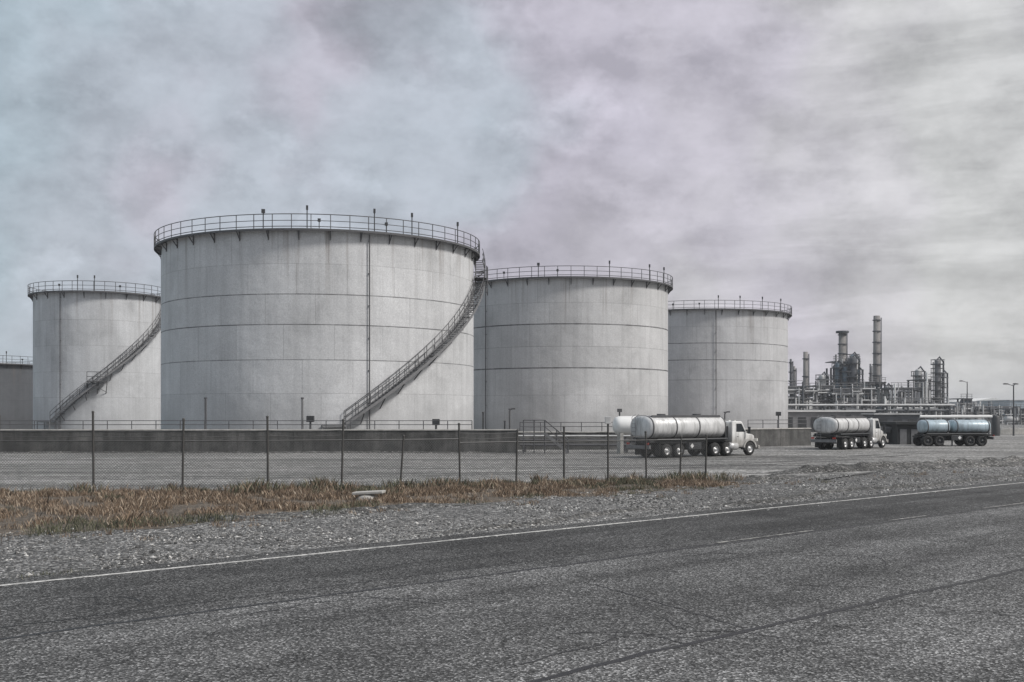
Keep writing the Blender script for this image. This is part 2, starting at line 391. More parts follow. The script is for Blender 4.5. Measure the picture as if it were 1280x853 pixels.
for px, py, da, ln in ((560, 760, 1.7, 4), (300, 775, .1, 7), (980, 735, -1.5, 4), (700, 800, .3, 5), (450, 720, .15, 6), (1100, 700, 1.5, 3.5), (850, 700, .1, 8), (180, 760, 1.4, 2.5), (640, 840, .2, 5), (1010, 790, .4, 4)):
    wander(G(px, py), ua + da, ln, .017)
random.setstate(rs_)
# the diagonal crack
a, b = G(745, 735), G(930, 790)
cm = MB(); L, R_ = [], []
dd = (b - a).normalized(); nn = Vector((-dd.y, dd.x, 0))
for i in range(41):
    p = a + (b - a) * (i / 40) + nn * (.10 * noise.noise(Vector((i * .3, 0, 8))))
    wv = .015 + .014 * noise.noise(Vector((i * .4, 5, 1))) * (i / 40 + .4)
    L.append((p.x + nn.x * wv, p.y + nn.y * wv, .0592)); R_.append((p.x - nn.x * wv, p.y - nn.y * wv, .0592))
cm.add(L + R_, [(i, 41 + i, 42 + i, i + 1) for i in range(40)])
struct(cm.build('road_crack', M['sealant']))
def s_at(px, t):
    lo, hi = -30, 200
    for _ in range(50):
        md = (lo + hi) / 2
        if pxof(RP(md, t)) < px: lo = md
        else: hi = md
    return lo
for x0, x1 in ((905, 1025), (1118, 1165), (1236, 1290)):
    ribbon('lane_dash', lambda s: tcm + .18, s_at(x0, tcm), s_at(x1, tcm), lambda s: .10 + .02 * noise.noise(Vector((s * 3, 1, 0))), .063, M['dash'])

# shoulder gravel sheet and verge soil sheet
tg = (G(300, 650) - E1).dot(NV)
shm = MB(); A_, B_ = [], []
for s in ss:
    A_.append(RP(s, .2, .004)); B_.append(RP(s, tg + .6 + .8 * edge_noise(s, .8, .3) + max(0, (s - 32)) * -.03, .004))
shm.add(A_ + B_, [(i, i + 1, n_ + i + 1, n_ + i) for i in range(n_ - 1)])
struct(shm.build('gravel_shoulder', M['shoulder']))

# ------------------------------------------------------------------ fence line
posts_px = [(-4, 617, 520), (117, 617, 515), (228, 616.5, 524), (335, 615, 521), (427, 613, 525), (500, 611.5, 545), (575, 609, 530),
            (645, 606.5, 538), (705, 605, 534), (760, 603, 528), (808, 601, 540), (850, 599.5, 546), (882, 598.5, 544)]
FP = [G(p[0], p[1]) for p in posts_px]
FP.insert(0, FP[0] + (FP[0] - FP[1]))
FH = [2.6] + [(p[1] - p[2]) / (p[1] - HY) * CH for p in posts_px]
fence = thing('chain_link_fence', 'long grey chain link fence on thin posts between the grass and the yard', 'fence', FP[6])
Lf = [p - FP[6] for p in FP]
M['wire'] = simple('fence_wire', (.10, .10, .10), .6, .5)
M['post'] = simple('fence_post', (.06, .058, .055), .7, .2)
leans = [0, .04, -.01, .02, -.01, .03, .07, -.02, .03, 0, 0, -.02, .03, .02]
tops = []
for p, h, ln in zip(Lf, FH, leans):
    pm = MB(); top = Vector((ln * 2, ln, h)); tops.append((p, top, h))
    pm.tube([(0, 0, -.1), tuple(top)], .042, 8)
    pm.lathe([(.055, h - .03), (.055, h + .01), (.001, h + .05)], 8, (top.x, top.y, 0))
    o = pm.build('post', M['post'], fence, p)
box = MB().box(-.13, .13, -.09, .09, -.02, .3)
jb = box.build('junction_box', M['paleSteel'], fence, Lf[10] + Vector((0, 0, FH[10] - .05)), 0, .015)
def seg_panel(i):
    a, b = Lf[i], Lf[i + 1]; Ln = (b - a).length; d = (b - a) / Ln
    m = MB(); H = 1.9 if i < 7 else 1.75
    sp = .11; k = int((Ln + H) / sp); r = .0062
    def W(p, q):
        pa = a + d * p[0] + Vector((0, 0, p[1])); pb = a + d * q[0] + Vector((0, 0, q[1]))
        m.tube([pa, pb], r, 3, cap=False)
    for j in range(k + 1):
        o_ = j * sp
        x0, z0 = (o_, 0) if o_ <= Ln else (Ln, o_ - Ln)
        x1, z1 = (0, o_) if o_ <= H else (o_ - H, H)
        W((x0, z0 + .06), (x1, z1 + .06)); W((Ln - x0, z0 + .06), (Ln - x1, z1 + .06))
    m.tube([a + Vector((0, 0, .07)), b + Vector((0, 0, .07))], .006, 4)
    m.tube([a + Vector((0, 0, H + .06)), b + Vector((0, 0, H + .06))], .022, 5)
    m.build('wire_mesh', M['wire'], fence)
    for zz in (H + .25, H + .45):
        if zz < min(FH[i], FH[i + 1]) + .02:
            bm_ = MB(); pts = []
            for q in range(9):
                t = q / 8; pts.append(a + (b - a) * t + Vector((0, 0, zz - .04 * sin(pi * t))))
            bm_.tube(pts, .011, 4); bm_.build('strand_wire', M['wire'], fence)
for i in range(len(Lf) - 1): seg_panel(i)

# ------------------------------------------------------------------ verge soil, dry grass and weeds
vp = []
for i in range(60):
    s = -40 + i * 1.35
    vp.append(s)
def fence_t(s):
    """distance of the fence line from the road edge at station s"""
    q = [((p - E1).dot(U), (p - E1).dot(NV)) for p in FP]
    if s <= q[0][0]: return q[0][1]
    for (s0, t0), (s1, t1) in zip(q, q[1:]):
        if s <= s1: return t0 + (t1 - t0) * (s - s0) / (s1 - s0)
    return q[-1][1]
s_end = (G(935, 603) - E1).dot(U)
def grass_low(s): return tg - .1 + 1.0 * edge_noise(s, 1.1, .22) + .5 * edge_noise(s, .7, .9) - max(0, s - 8) * .025
vm = MB(); A_, B_ = [], []
sv_ = [-45 + i * .4 for i in range(int((s_end + 45) / .4) + 1)]
for s in sv_:
    A_.append(RP(s, grass_low(s), .008)); B_.append(RP(s, max(grass_low(s) + .1, fence_t(s) + .6 + .5 * edge_noise(s, .8, .5)), .008))
k = len(sv_)
vm.add(A_ + B_, [(i, i + 1, k + i + 1, k + i) for i in range(k - 1)])
struct(vm.build('verge_soil', M['dirt']))
def blade_mat(name, stops):
    m, nt, b = new_mat(name)
    ge = N(nt, 'ShaderNodeNewGeometry')
    r = ramp(nt, ge.outputs['Random Per Island'], stops)
    nt.links.new(r.outputs[0], b.inputs['Base Color']); b.inputs['Roughness'].default_value = .8
    return m
M['dry'] = blade_mat('dry_grass', [(0, (.04,.031,.024)), (.3, (.125,.088,.060)), (.62, (.22,.155,.105)), (.85, (.35,.265,.19)), (1, (.56,.48,.38))])
M['green'] = blade_mat('green_weed', [(0, (.03,.033,.022)), (.4, (.07,.075,.045)), (.75, (.12,.122,.075)), (1, (.24,.225,.16))])
def blade(m, p, h, wd, az, lean, curl=1.0):
    dx, dy = cos(az), sin(az); lx, ly = cos(az + 1.3) * lean, sin(az + 1.3) * lean
    x, y, z = p
    m.v += [(x - dx*wd, y - dy*wd, z), (x + dx*wd, y + dy*wd, z), (x + lx*.45 + dx*wd*.6, y + ly*.45 + dy*wd*.6, z + h*.6), (x + lx*1.2, y + ly*1.2, z + h)]
    o = len(m.v) - 4
    m.f += [(o, o+1, o+2), (o, o+2, o+3)]; m.sm += [False, False]
dry = MB(); grn = MB()
cnt = 0
while cnt < 75000:
    s = random.uniform(-38, s_end); lo = grass_low(s); hi = fence_t(s) + .5
    if hi <= lo + .2: continue
    f = random.random() ** .85; t = lo + (hi - lo) * f
    p = RP(s, t)
    if p.y < 18 or abs(p.x) > p.y * .55: continue
    cl_ = noise.noise(Vector((p.x * .55, p.y * .55, 2))) + .6 * noise.noise(Vector((p.x * 1.7, p.y * 1.7, 9)))
    taper = min(1, (s_end - s) / 5)
    edge = min(1, (t - lo) / 1.6, max(.15, (hi - t) / .5))
    if random.random() > (.36 + cl_ * 1.8) * (.45 + .55 * edge): continue
    gz = noise.noise(Vector((p.x * .3, p.y * .3, 30))) + (.22 if t > hi - 1.2 or (t < lo + .7 and noise.noise(Vector((s * .6, 1, 2))) > .05) else -.25) + max(0, (s - 14)) * .012
    h = (.05 + .14 * random.random() + .20 * max(0, cl_)) * (.5 + .5 * edge) * (.5 + .5 * taper)
    m = grn if gz > .12 and random.random() < .8 else dry
    blade(m, p, h * (1.7 if random.random() < .04 else 1), random.uniform(.004, .013), random.uniform(0, 2*pi), random.uniform(.02, .22) * h / .35)
    cnt += 1
# seed heads / tall weeds along the fence and road edge tufts
def tuft(m, p, nb, hh, spread):
    for _ in range(nb):
        a_ = random.uniform(0, 2*pi); r_ = random.random() ** .7 * spread
        q = Vector((p.x + cos(a_) * r_, p.y + sin(a_) * r_, 0))
        blade(m, q, hh * random.uniform(.5, 1.1), random.uniform(.004, .011), random.uniform(0, 2*pi), random.uniform(.05, .4) * hh)
for px, py, hh, nb, sp in ((400, 614, .6, 200, .6), (385, 616, .45, 140, .7), (318, 617, .6, 160, .6), (296, 618, .45, 150, .7), (350, 618, .5, 120, .5),
                           (430, 616, .5, 110, .5), (500, 613, .5, 160, .7), (545, 612, .55, 200, .8), (570, 611, .45, 150, .6), (600, 611, .4, 120, .6),
                           (480, 622, .45, 120, .6), (850, 602, .5, 160, .7), (870, 602, .5, 160, .7), (905, 602, .45, 150, .8), (835, 603, .35, 100, .6),
                           (725, 609, .4, 100, .5), (215, 618, .4, 120, .8), (110, 618, .45, 140, .7), (700, 608, .35, 80, .4)):
    p = G(px, py); tuft(grn, p, int(nb * .6), hh, sp); tuft(dry, p + Vector((.15, -.1, 0)), int(nb * .6), hh * .9, sp)
for px, py in ((60, 668), (95, 665), (150, 660), (190, 657), (235, 654), (270, 652), (420, 640), (400, 643), (455, 636)):
    tuft(grn, G(px, py), 110, .3, .6)
for px, py in ((75, 722), (100, 718), (55, 720), (35, 726)):
    tuft(grn, G(px, py), 45, .10, .3)
for _ in range(130):
    s = random.uniform(-10, 48); t = grass_low(s) - abs(random.gauss(0, 1.1))
    if t < 1.2: continue
    tuft(dry if random.random() < .7 else grn, RP(s, t), random.randint(6, 30), random.uniform(.06, .2), random.uniform(.08, .35))
for _ in range(60):
    q = random.randrange(1, len(FP) - 1); p = FP[q].lerp(FP[q + 1], random.random()) if q + 1 < len(FP) else FP[q]
    tuft(dry if random.random() < .5 else grn, p + Vector((random.uniform(-.3, .3), random.uniform(-.2, .6), 0)), random.randint(10, 40), random.uniform(.15, .5), .25)
struct(dry.build('dry_grass', M['dry']), 'stuff')
struct(grn.build('green_weeds', M['green']), 'stuff')

# loose stones on the shoulder
st = MB()
M['stone'] = blade_mat('stone', [(0, (.025,.025,.025)), (.45, (.11,.108,.105)), (.8, (.26,.256,.25)), (1, (.56,.55,.53))])
octa = [(1,0,0),(-1,0,0),(0,1,0),(0,-1,0),(0,0,1),(0,0,-1)]
of = [(0,2,4),(2,1,4),(1,3,4),(3,0,4),(2,0,5),(1,2,5),(3,1,5),(0,3,5)]
def stone(p, r, z=0.0):
    a_ = random.uniform(0, 6.28); ca, sa = cos(a_), sin(a_); fx, fy, fz = (random.uniform(.6, 1.3) for _ in range(3)); fz *= .7
    vs_ = []
    for x, y, zz in octa:
        x *= r * fx * random.uniform(.7, 1.2); y *= r * fy * random.uniform(.7, 1.2); zz *= r * fz
        x += r * .25 * zz / r
        vs_.append((p.x + x*ca - y*sa, p.y + x*sa + y*ca, z + zz + r * .25))
    st.add(vs_, of)
c_ = 0
while c_ < 26000:
    s = random.uniform(-12, 70); t = .5 + (tg + .5) * random.random() ** 1.15
    p = RP(s, t)
    if p.y > 60 or abs(p.x) > p.y * .5: continue
    if noise.noise(Vector((p.x * .35, p.y * .35, 4))) + .5 * noise.noise(Vector((p.x * 1.4, p.y * 1.4, 7))) < random.uniform(-.3, .45): continue
    stone(p, min(.075, .014 + random.expovariate(1 / .011)))
    c_ += 1
for _ in range(500):
    s = random.uniform(-12, 60); stone(RP(s, random.uniform(-.6, .8)), random.uniform(.01, .03), .055)
struct(st.build('gravel_stones', M['stone']), 'stuff')

# windrows of rubble along the far side of the track on the right
def windrow(name, a, b, h, wdt):
    m = MB(); a, b = Vector(a), Vector(b); Ln = (b - a).length; d = (b - a) / Ln; nn = Vector((-d.y, d.x, 0)); k = int(Ln / .3); q = 8; vs_ = []
    for i in range(k + 1):
        s = i * Ln / k; en = min(1, s / 3, (Ln - s) / 3)
        for j in range(q + 1):
            u_ = j / q * 2 - 1
            p = a + d * s + nn * (u_ * wdt * (1 + .5 * noise.noise(Vector((s * .5, 0, h)))) + .9 * noise.noise(Vector((s * .15, 4, h * 9))))
            z = (1 - u_ * u_) * h * en * (.45 + .9 * max(0, noise.noise(Vector((s * .8, u_ * 2, 3))) + .5)) + .06 * noise.noise(Vector((p.x * 4, p.y * 4, 1))) * (1 - u_ * u_) - .01
            vs_.append((p.x, p.y, z))
    m.add(vs_, [(i*(q+1)+j, (i+1)*(q+1)+j, (i+1)*(q+1)+j+1, i*(q+1)+j+1) for i in range(k) for j in range(q)], True)
    return struct(m.build(name, M['rubble']))
M['rubble'] = gravel_mat('rubble', [(.035,.035,.034), (.09,.088,.085), (.17,.168,.16), (.36,.35,.34)], 11, bd=.12)
M['track'] = gravel_mat('tyre_track_dirt', [(.03,.03,.03), (.075,.073,.07), (.13,.128,.124), (.24,.235,.23)], 12, bd=.06)
def track(pts, w_, off):
    m = MB(); q = []
    for i in range(len(pts) - 1):
        for j in range(60): q.append(pts[i].lerp(pts[i+1], j / 60))
    for _ in range(30): q = [q[0]] + [(q[i-1] + q[i] * 2 + q[i+1]) / 4 for i in range(1, len(q) - 1)] + [q[-1]]
    run = []
    def flush():
        if len(run) > 2:
            k = len(run); mm = MB(); mm.add([a for a, b in run] + [b for a, b in run], [(i, k + i, k + i + 1, i + 1) for i in range(k - 1)]); struct(mm.build('tyre_track', M['track']))
        run.clear()
    for i in range(1, len(q) - 1):
        d_ = (q[i+1] - q[i-1]).normalized(); n_2 = Vector((-d_.y, d_.x, 0)); p = q[i] + n_2 * off
        ww = w_ * (.7 + 1.1 * noise.noise(Vector((p.x * .22, p.y * .22, off))))
        if ww < .06: flush(); continue
        run.append(((p.x + n_2.x * ww, p.y + n_2.y * ww, .004), (p.x - n_2.x * ww, p.y - n_2.y * ww, .004)))
    flush()
for pts in ([G(-250, 582), G(300, 583), G(760, 586), G(1330, 574)], [G(-250, 597), G(200, 598), G(640, 592), G(1000, 578), G(1150, 566)], [G(-100, 573), G(500, 575), G(900, 574), G(1250, 563)], [G(1000, 600), G(1120, 583), G(1330, 571)]):
    for off in (-.95, .95): track(pts, .24, off)
windrow('gravel_windrow', G(900, 604), G(1010, 595), .22, .8)
windrow('gravel_windrow', G(960, 592), G(1330, 577), .36, .9)
windrow('gravel_windrow', G(1080, 588), G(1330, 581), .22, .7)
windrow('gravel_windrow', G(860, 634), G(1330, 590), .10, .35)
windrow('gravel_windrow', G(500, 668), G(870, 633), .09, .3)
windrow('gravel_windrow', G(-250, 566.8), G(640, 566.3), .12, .5)  # low mound forming the dark line along the wall foot
windrow('gravel_windrow', G(150, 655), G(640, 630), .12, .5)

# concrete slab at the edge of the grass
cs = thing('concrete_slab', 'flat pale concrete slab propped on a rock at the edge of the grass', 'concrete slab', G(460, 627))
m = MB(); m.obox((-.5, .1, .27), (.55, .0, .33), .6, .09); m.build('slab', M['concrete'], cs, bevel=.02)
m = MB(); vs_ = []
m.lathe([(.001, .42), (.3, .41), (.55, .3), (.66, .12), (.6, -.05)], 11, (.05, .05, 0), smooth=False)
m.v = [(x * .62, y * .62, z * .62) for x, y, z in m.v]
m.v = [(x + .12 * noise.noise(Vector((x * 2, y * 2, z * 3))), y + .1 * noise.noise(Vector((y * 3, z * 2, x))), z + .05 * noise.noise(Vector((x * 4, y * 4, 1)))) for x, y, z in m.v]
m.build('rock', M['concrete'], cs)

# ------------------------------------------------------------------ storage tanks
def make_tank(label, lpx, rpx, near, ytop, seam_ys, col, stair=None, pipe_px=None, nrail=48, lamps=(), streak=1.0, hh=None):
    aL, aR = atan((lpx - CX) / F), atan((rpx - CX) / F)
    ac, ah = (aL + aR) / 2, (aR - aL) / 2
    dist = near / (1 - sin(ah)); R = dist * sin(ah)
    C = Vector((dist * sin(ac), dist * cos(ac), 0))
    dn = near * cos(ac)
    H = CH + (HY - ytop) / F * dn
    seams = [(CH + (HY - y) / F * dn, wd, dk) for y, wd, dk in seam_ys]
    # local +X points to the camera, local +Y to the right of the picture
    rot = atan2(-C.y, -C.x)
    root = thing('storage_tank', label, 'storage tank', C, rot, 'white oil storage tanks behind the low wall')
    sg = 128
    sh = MB(); sh.lathe([(R, 0), (R, H)], sg); sh.lathe([(R, H), (R + .06, H), (R + .06, H - .14), (R, H - .14)], sg, smooth=False)
    sh.build('shell', shell_mat('tank_plate_paint', col, seams, streak, H), root)
    rf = MB(); rf.lathe([(R - .05, H + .01), (.01, H + R * .06)], 64); rf.build('roof', M['paleSteel'], root)
    wk = MB(); wi, wo = R + .07, R + .62
    wk.lathe([(wi, H - .02), (wo, H - .02), (wo, H - .2), (wo - .05, H - .2), (wo - .05, H - .08), (wi, H - .08)], sg, smooth=False)
    wk = wk.build('walkway', M['steel'], root)
    bk = MB(); bk.obox((R + .02, 0, H - .12), (R + .6, 0, H - .12), .08, .08); bk.obox((R + .02, 0, H - .8), (R + .55, 0, H - .16), .07, .07); bk.obox((R + .05, 0, H - .9), (R + .05, 0, H - .1), .08, .06)
    nb = max(20, int(2 * pi * R / 2.5)); b0 = None
    for i in range(nb):
        a_ = 2 * pi * (i + .3) / nb
        if b0 is None: b0 = bk.build('bracket', M['steel'], wk, (0, 0, 0), a_)
        else: rep(b0, wk, (0, 0, 0), a_)
    gr = MB(); rr = R + .58
    for zz, r_ in ((.14, .035), (.62, .03), (1.15, .038)):
        gr.tube([(rr * cos(2*pi*i/96), rr * sin(2*pi*i/96), H + zz) for i in range(96)], r_, 5, closed=True)
    gr = gr.build('guardrail', M['steel'], root)
    gp = MB(); gp.tube([(rr, 0, H - .1), (rr, 0, H + 1.15)], .036, 6); g0 = None
    for i in range(nrail):
        a_ = 2 * pi * (i + .5) / nrail
        if g0 is None: g0 = gp.build('rail_post', M['steel'], gr, (0, 0, 0), a_)
        else: rep(g0, gr, (0, 0, 0), a_)
    def loc_angle(px, rad):
        best = None
        for i in range(-900, 901):
            th = radians(i / 10)
            lp = Vector((rad * cos(th), rad * sin(th), 0)); wp = Vector((lp.x * cos(rot) - lp.y * sin(rot) + C.x, lp.x * sin(rot) + lp.y * cos(rot) + C.y, 0))
            e = abs(pxof(wp) - px)
            if best is None or e < best[0]: best = (e, th, wp.y)
        return best[1], best[2]
    for px, kind in lamps:
        th, dy = loc_angle(px, rr)
        c, s_ = cos(th), sin(th); fl = MB()
        if kind == 'box':
            fl.tube([(rr*c, rr*s_, H), (rr*c, rr*s_, H + 1.3)], .05, 6); fl.obox(((rr+.0)*c, (rr+.0)*s_, H + 1.25), (rr*c, rr*s_, H + 1.55), .3, .3)
        elif kind == 'low':
            fl.tube([(rr*c, rr*s_, H), (rr*c, rr*s_, H + .7)], .04, 6); fl.obox((rr*c, rr*s_, H + .55), (rr*c, rr*s_, H + .78), .38, .25)
        else:
            fl.tube([(rr*c, rr*s_, H), (rr*c, rr*s_, H + 1.75)], .05, 6); fl.obox((rr*c, rr*s_, H + 1.5), (rr*c, rr*s_, H + 1.85), .18, .18)
        fl.build('floodlight', M['charcoal'], root)
    for px in (pipe_px or []):
        th, _ = loc_angle(px, R + .15); dp = MB(); c, s_ = cos(th), sin(th); r_ = R + .16
        dp.tube([(r_*c, r_*s_, .3), (r_*c, r_*s_, H - .25)], .05, 8)
        for i in range(7):
            z = 1.2 + i * (H - 2) / 6; dp.obox(((R - .01)*c, (R - .01)*s_, z), ((R + .2)*c, (R + .2)*s_, z), .12, .05)
        dp.build('conduit', M['steel'], root)
    if stair:
        (p0, y0), (p1, y1), landing_f = stair
        ri, ro = R + .22, R + 1.12; rm = (ri + ro) / 2
        t0, d0_ = loc_angle(p0, rm); z0 = CH + (HY - y0) / F * d0_
        t1, d1_ = loc_angle(p1, rm); z1 = CH + (HY - y1) / F * d1_
        kk = (z1 - z0) / (t1 - t0)
        tb = t0 - .004; tt = t0 + (H - .1 - z0) / kk
        Z = lambda th: z0 + (th - t0) * kk
        stp = 90; ths = [tb + (tt - tb) * i / stp for i in range(stp + 1)]
        stair_o = None
        for r_ in (ro, ri):
            k_ = len(ths); vs_ = [(q*cos(t), q*sin(t), Z(t) + dz) for q, dz in ((r_ - .03, -.13), (r_ + .03, -.13), (r_ + .03, .13), (r_ - .03, .13)) for t in ths]
            sm_ = MB(); sm_.add(vs_, [(e*k_ + i, e*k_ + i + 1, ((e+1) % 4)*k_ + i + 1, ((e+1) % 4)*k_ + i) for e in range(4) for i in range(k_ - 1)] + [(0, k_, 2*k_, 3*k_), (4*k_-1, 3*k_-1, 2*k_-1, k_-1)])
            so_ = sm_.build('spiral_stair' if stair_o is None else 'stringer', M['rail'], root if stair_o is None else stair_o)
            stair_o = stair_o or so_
        ntr = 74; dth = (tt - tb) / ntr
        w2 = rm * dth * .42
        tr = MB(); tr.box(ri + .03, ro - .03, -w2, w2, -.025, .025); tr0 = None
        for i in range(ntr):
            th = tb + dth * (i + .5)
            if tr0 is None: tr0 = tr.build('tread', M['rail'], stair_o, (0, 0, Z(th)), th)
            else: rep(tr0, stair_o, (0, 0, Z(th)), th)
        for r_ in (ri, ro):
            hr = MB()
            for dz in (.6, 1.1): hr.tube([(r_*cos(t), r_*sin(t), Z(t) + dz) for t in ths], .034, 5)
            for i in range(0, stp + 1, 4):
                t = ths[i]; hr.tube([(r_*cos(t), r_*sin(t), Z(t) - .1), (r_*cos(t), r_*sin(t), Z(t) + 1.1)], .034, 5)
            hr.build('handrail', M['steel'], stair_o)
        for i in range(6, stp, 7):
            t = ths[i]; c, s_ = cos(t), sin(t); br = MB()
            br.obox((R*c, R*s_, Z(t) - .2), (ro*c, ro*s_, Z(t) - .2), .08, .08); br.obox((R*c, R*s_, Z(t) - 1.0), ((ro - .1)*c, (ro - .1)*s_, Z(t) - .22), .07, .07)
            br.build('stair_bracket', M['steel'], stair_o)
        fm = MB(); da = .9 / R; q = [tb - 2 * da + 2 * da * i / 6 for i in range(7)]
        vs_ = [(r_*cos(a_), r_*sin(a_), zz) for zz in (z0 - .22, z0 - .08) for r_ in (R + .1, R + 1.3) for a_ in q]
        fm.add(vs_, [(7+i, 8+i, 1+i, i) for i in range(6)] + [(14+i, 15+i, 22+i, 21+i) for i in range(6)] + [(7+i, 21+i, 22+i, 8+i) for i in range(6)])
        for a_ in (q[0], q[6]):
            for r_ in (R + .2, R + 1.2): fm.tube([(r_*cos(a_), r_*sin(a_), 0), (r_*cos(a_), r_*sin(a_), z0 - .1)], .06, 6)
        fm.build('foot_platform', M['rail'], stair_o)
        if landing_f is not None:
            t = t0 + (t1 - t0) * landing_f; z = Z(t); da = 1.0 / R; lm = MB()
            q = [t - da + 2 * da * i / 6 for i in range(7)]
            ra_, rb_ = R + .1, R + 1.35
            vs_ = [(r_*cos(a_), r_*sin(a_), zz) for zz in (z + .12, z + .22) for r_ in (ra_, rb_) for a_ in q]
            lm.add(vs_, [(7+i, 8+i, 1+i, i) for i in range(6)] + [(14+i, 15+i, 22+i, 21+i) for i in range(6)] + [(7+i, 21+i, 22+i, 8+i) for i in range(6)])
            for a_ in (q[0], q[3], q[6]):
                lm.tube([(rb_*cos(a_), rb_*sin(a_), z - .1), (rb_*cos(a_), rb_*sin(a_), z + 1.35)], .045, 6)
                lm.obox((R*cos(a_), R*sin(a_), z - 1.3), (rb_*cos(a_), rb_*sin(a_), z + .12), .08, .08)
            lm.obox((rb_*cos(q[0]), rb_*sin(q[0]), z - 1.2), (rb_*cos(q[6]), rb_*sin(q[6]), z + .12), .07, .07)
            lm.obox((rb_*cos(q[6]), rb_*sin(q[6]), z - 1.2), (rb_*cos(q[0]), rb_*sin(q[0]), z + .12), .07, .07)
            for dz in (.75, 1.33): lm.tube([(rb_*cos(a_), rb_*sin(a_), z + dz) for a_ in q], .04, 5)
            lm.build('landing', M['steel'], stair_o)
    return root, C, R, H
GREY = (.54, .545, .555)
make_tank('tallest widest pale grey storage tank with a long curved outside stair', 201, 592, 94, 287,
    [(330, .025, .3), (368, .045, .8), (406, .045, .85), (450, .04, .7), (492, .025, .35)], GREY,
    ((432, 530), (602, 346), .96), [462], 60, [(329, 'box'), (384, 'pole'), (399, 'low'), (468, 'pole'), (483, 'low'), (515, 'pole'), (572, 'pole')])
make_tank('narrow pale storage tank left of the tallest one, stair climbing to the right', 41, 204, 148, 364,
    [(400, .03, .3), (432, .03, .25), (465, .03, .25), (497, .03, .3)], (.50, .51, .525),
    ((66, 526), (202, 404), .37), [75], 42, [(74, 'low'), (97, 'pole'), (118, 'pole'), (150, 'low')])
make_tank('dark low storage tank cut by the picture edge, far left', -150, 62, 190, 453,
    [(478, .04, .5), (500, .04, .4)], (.08, .086, .096), None, None, 56, [(8, 'pole'), (28, 'low')])
make_tank('pale grey storage tank directly right of the tallest, without a visible stair', 577, 835, 128, 346,
    [(378, .03, .3), (405, .07, .95), (433, .03, .45), (460, .07, .95), (494, .03, .3)], (.50, .50, .505),
    None, [607], 56, [(630, 'low'), (673, 'box'), (697, 'low'), (762, 'pole'), (812, 'pole'), (830, 'pole')])
make_tank('smallest pale storage tank on the right beside the distant refinery', 766, 985, 165, 386,
    [(408, .03, .3), (429, .06, .85), (450, .06, .85), (475, .04, .6)], (.49, .49, .50),
    None, [895], 60, [(841, 'low'), (874, 'low'), (898, 'pole'), (925, 'pole'), (953, 'pole'), (976, 'pole')])

# ------------------------------------------------------------------ dyke walls and rails on them
def dyke_mat():
    m, nt, b = new_mat('stained_dyke_concrete')
    tc = N(nt, 'ShaderNodeTexCoord'); o = tc.outputs['Object']
    a = noise_tex(nt, o, .5, 6, .65, .4); s_ = noise_tex(nt, mapping(nt, o, (2.2, 2.2, .25)), 1.0, 5, .65); f_ = noise_tex(nt, o, 12, 5, .7)
    c = ramp(nt, a.outputs[0], [(.3, (.04, .04, .039)), (.5, (.088, .087, .084)), (.7, (.145, .141, .136))])
    c2 = mixc(nt, .7, c.outputs[0], ramp(nt, s_.outputs[0], [(.35, .45), (.6, 1.1)]).outputs[0], 'MULTIPLY')
    c3 = mixc(nt, .7, c2, ramp(nt, f_.outputs[0], [(.35, .55), (.62, 1.3)]).outputs[0], 'MULTIPLY')
    nt.links.new(c3, b.inputs['Base Color']); b.inputs['Roughness'].default_value = .92
    bump(nt, b, f_.outputs[0], .5, .03); return m
M['dyke'] = dyke_mat()
def dyke(label, a, b, h, th=.35):
    a, b = Vector(a), Vector(b); c = (a + b) / 2; Ln = (b - a).length; ro = atan2(b.y - a.y, b.x - a.x)
    r = thing('dyke_wall', label, 'wall', c, ro)
    m = MB(); n = max(1, int(Ln / 4)); w = Ln / n
    for i in range(n):   # cast bays with open joints
        x0 = -Ln/2 + i * w + .012; m.box(x0, x0 + w - .024, -th/2, th/2, -.1, h)
    m.box(-Ln/2 + .03, Ln/2 - .03, -th/2 + .04, th/2 - .04, -.1, h - .02)
    m.build('wall', M['dyke'], r)
    MB().box(-Ln/2, Ln/2, -th/2 - .06, th/2 + .06, h, h + .1).build('coping', M['concrete'], r, bevel=.02)
    return r
D0 = CH * F / (566 - HY)
hw = CH - (538.5 - HY) / F * D0
dyke('long dark stained concrete wall in front of the tallest tank', P(-260, 566, D0).xy.to_3d(), P(646, 566, D0).xy.to_3d(), hw)
D1 = D0 + 7
dyke('dark concrete wall set back behind the grey pipes and steps', P(640, 560, D1).xy.to_3d(), P(800, 560, D1).xy.to_3d(), CH - (541 - HY) / F * D1)
dyke('dark concrete wall receding behind the white tanker truck', P(800, 560, D1).xy.to_3d() + Vector((0.1, .4, 0)), G(1012, 557), 1.55)
def handrail(label, a, b, zbase, h, step, mat='rail', nrl=2):
    a, b = Vector(a), Vector(b); Ln = (b - a).length; ro = atan2(b.y - a.y, b.x - a.x)
    r = thing('pipe_railing', label, 'railing', (a.x, a.y, zbase), ro)
    m = MB()
    for i in range(nrl): m.tube([(0, 0, h * (1 - i * .46)), (Ln, 0, h * (1 - i * .46))], .03, 6)
    m.build('rail', M[mat], r)
    n = max(1, int(Ln / step)); p0 = None; pm = MB().tube([(0, 0, 0), (0, 0, h)], .035, 6)
    for i in range(n + 1):
        if p0 is None: p0 = pm.build('post', M[mat], r)
        else: rep(p0, r, (i * Ln / n, 0, 0))
    return r
handrail('long grey pipe railing along the top of the wall below the tallest tank', P(-200, 560, D0).xy.to_3d(), P(590, 560, D0).xy.to_3d(), hw + .1, .66, 1.85, 'steel')
handrail('short pipe railing above the pipes left of the white tanker', P(650, 560, D1).xy.to_3d(), P(778, 560, D1).xy.to_3d(), CH - (541 - HY) / F * D1 + .1, .75, 1.6, 'steel')
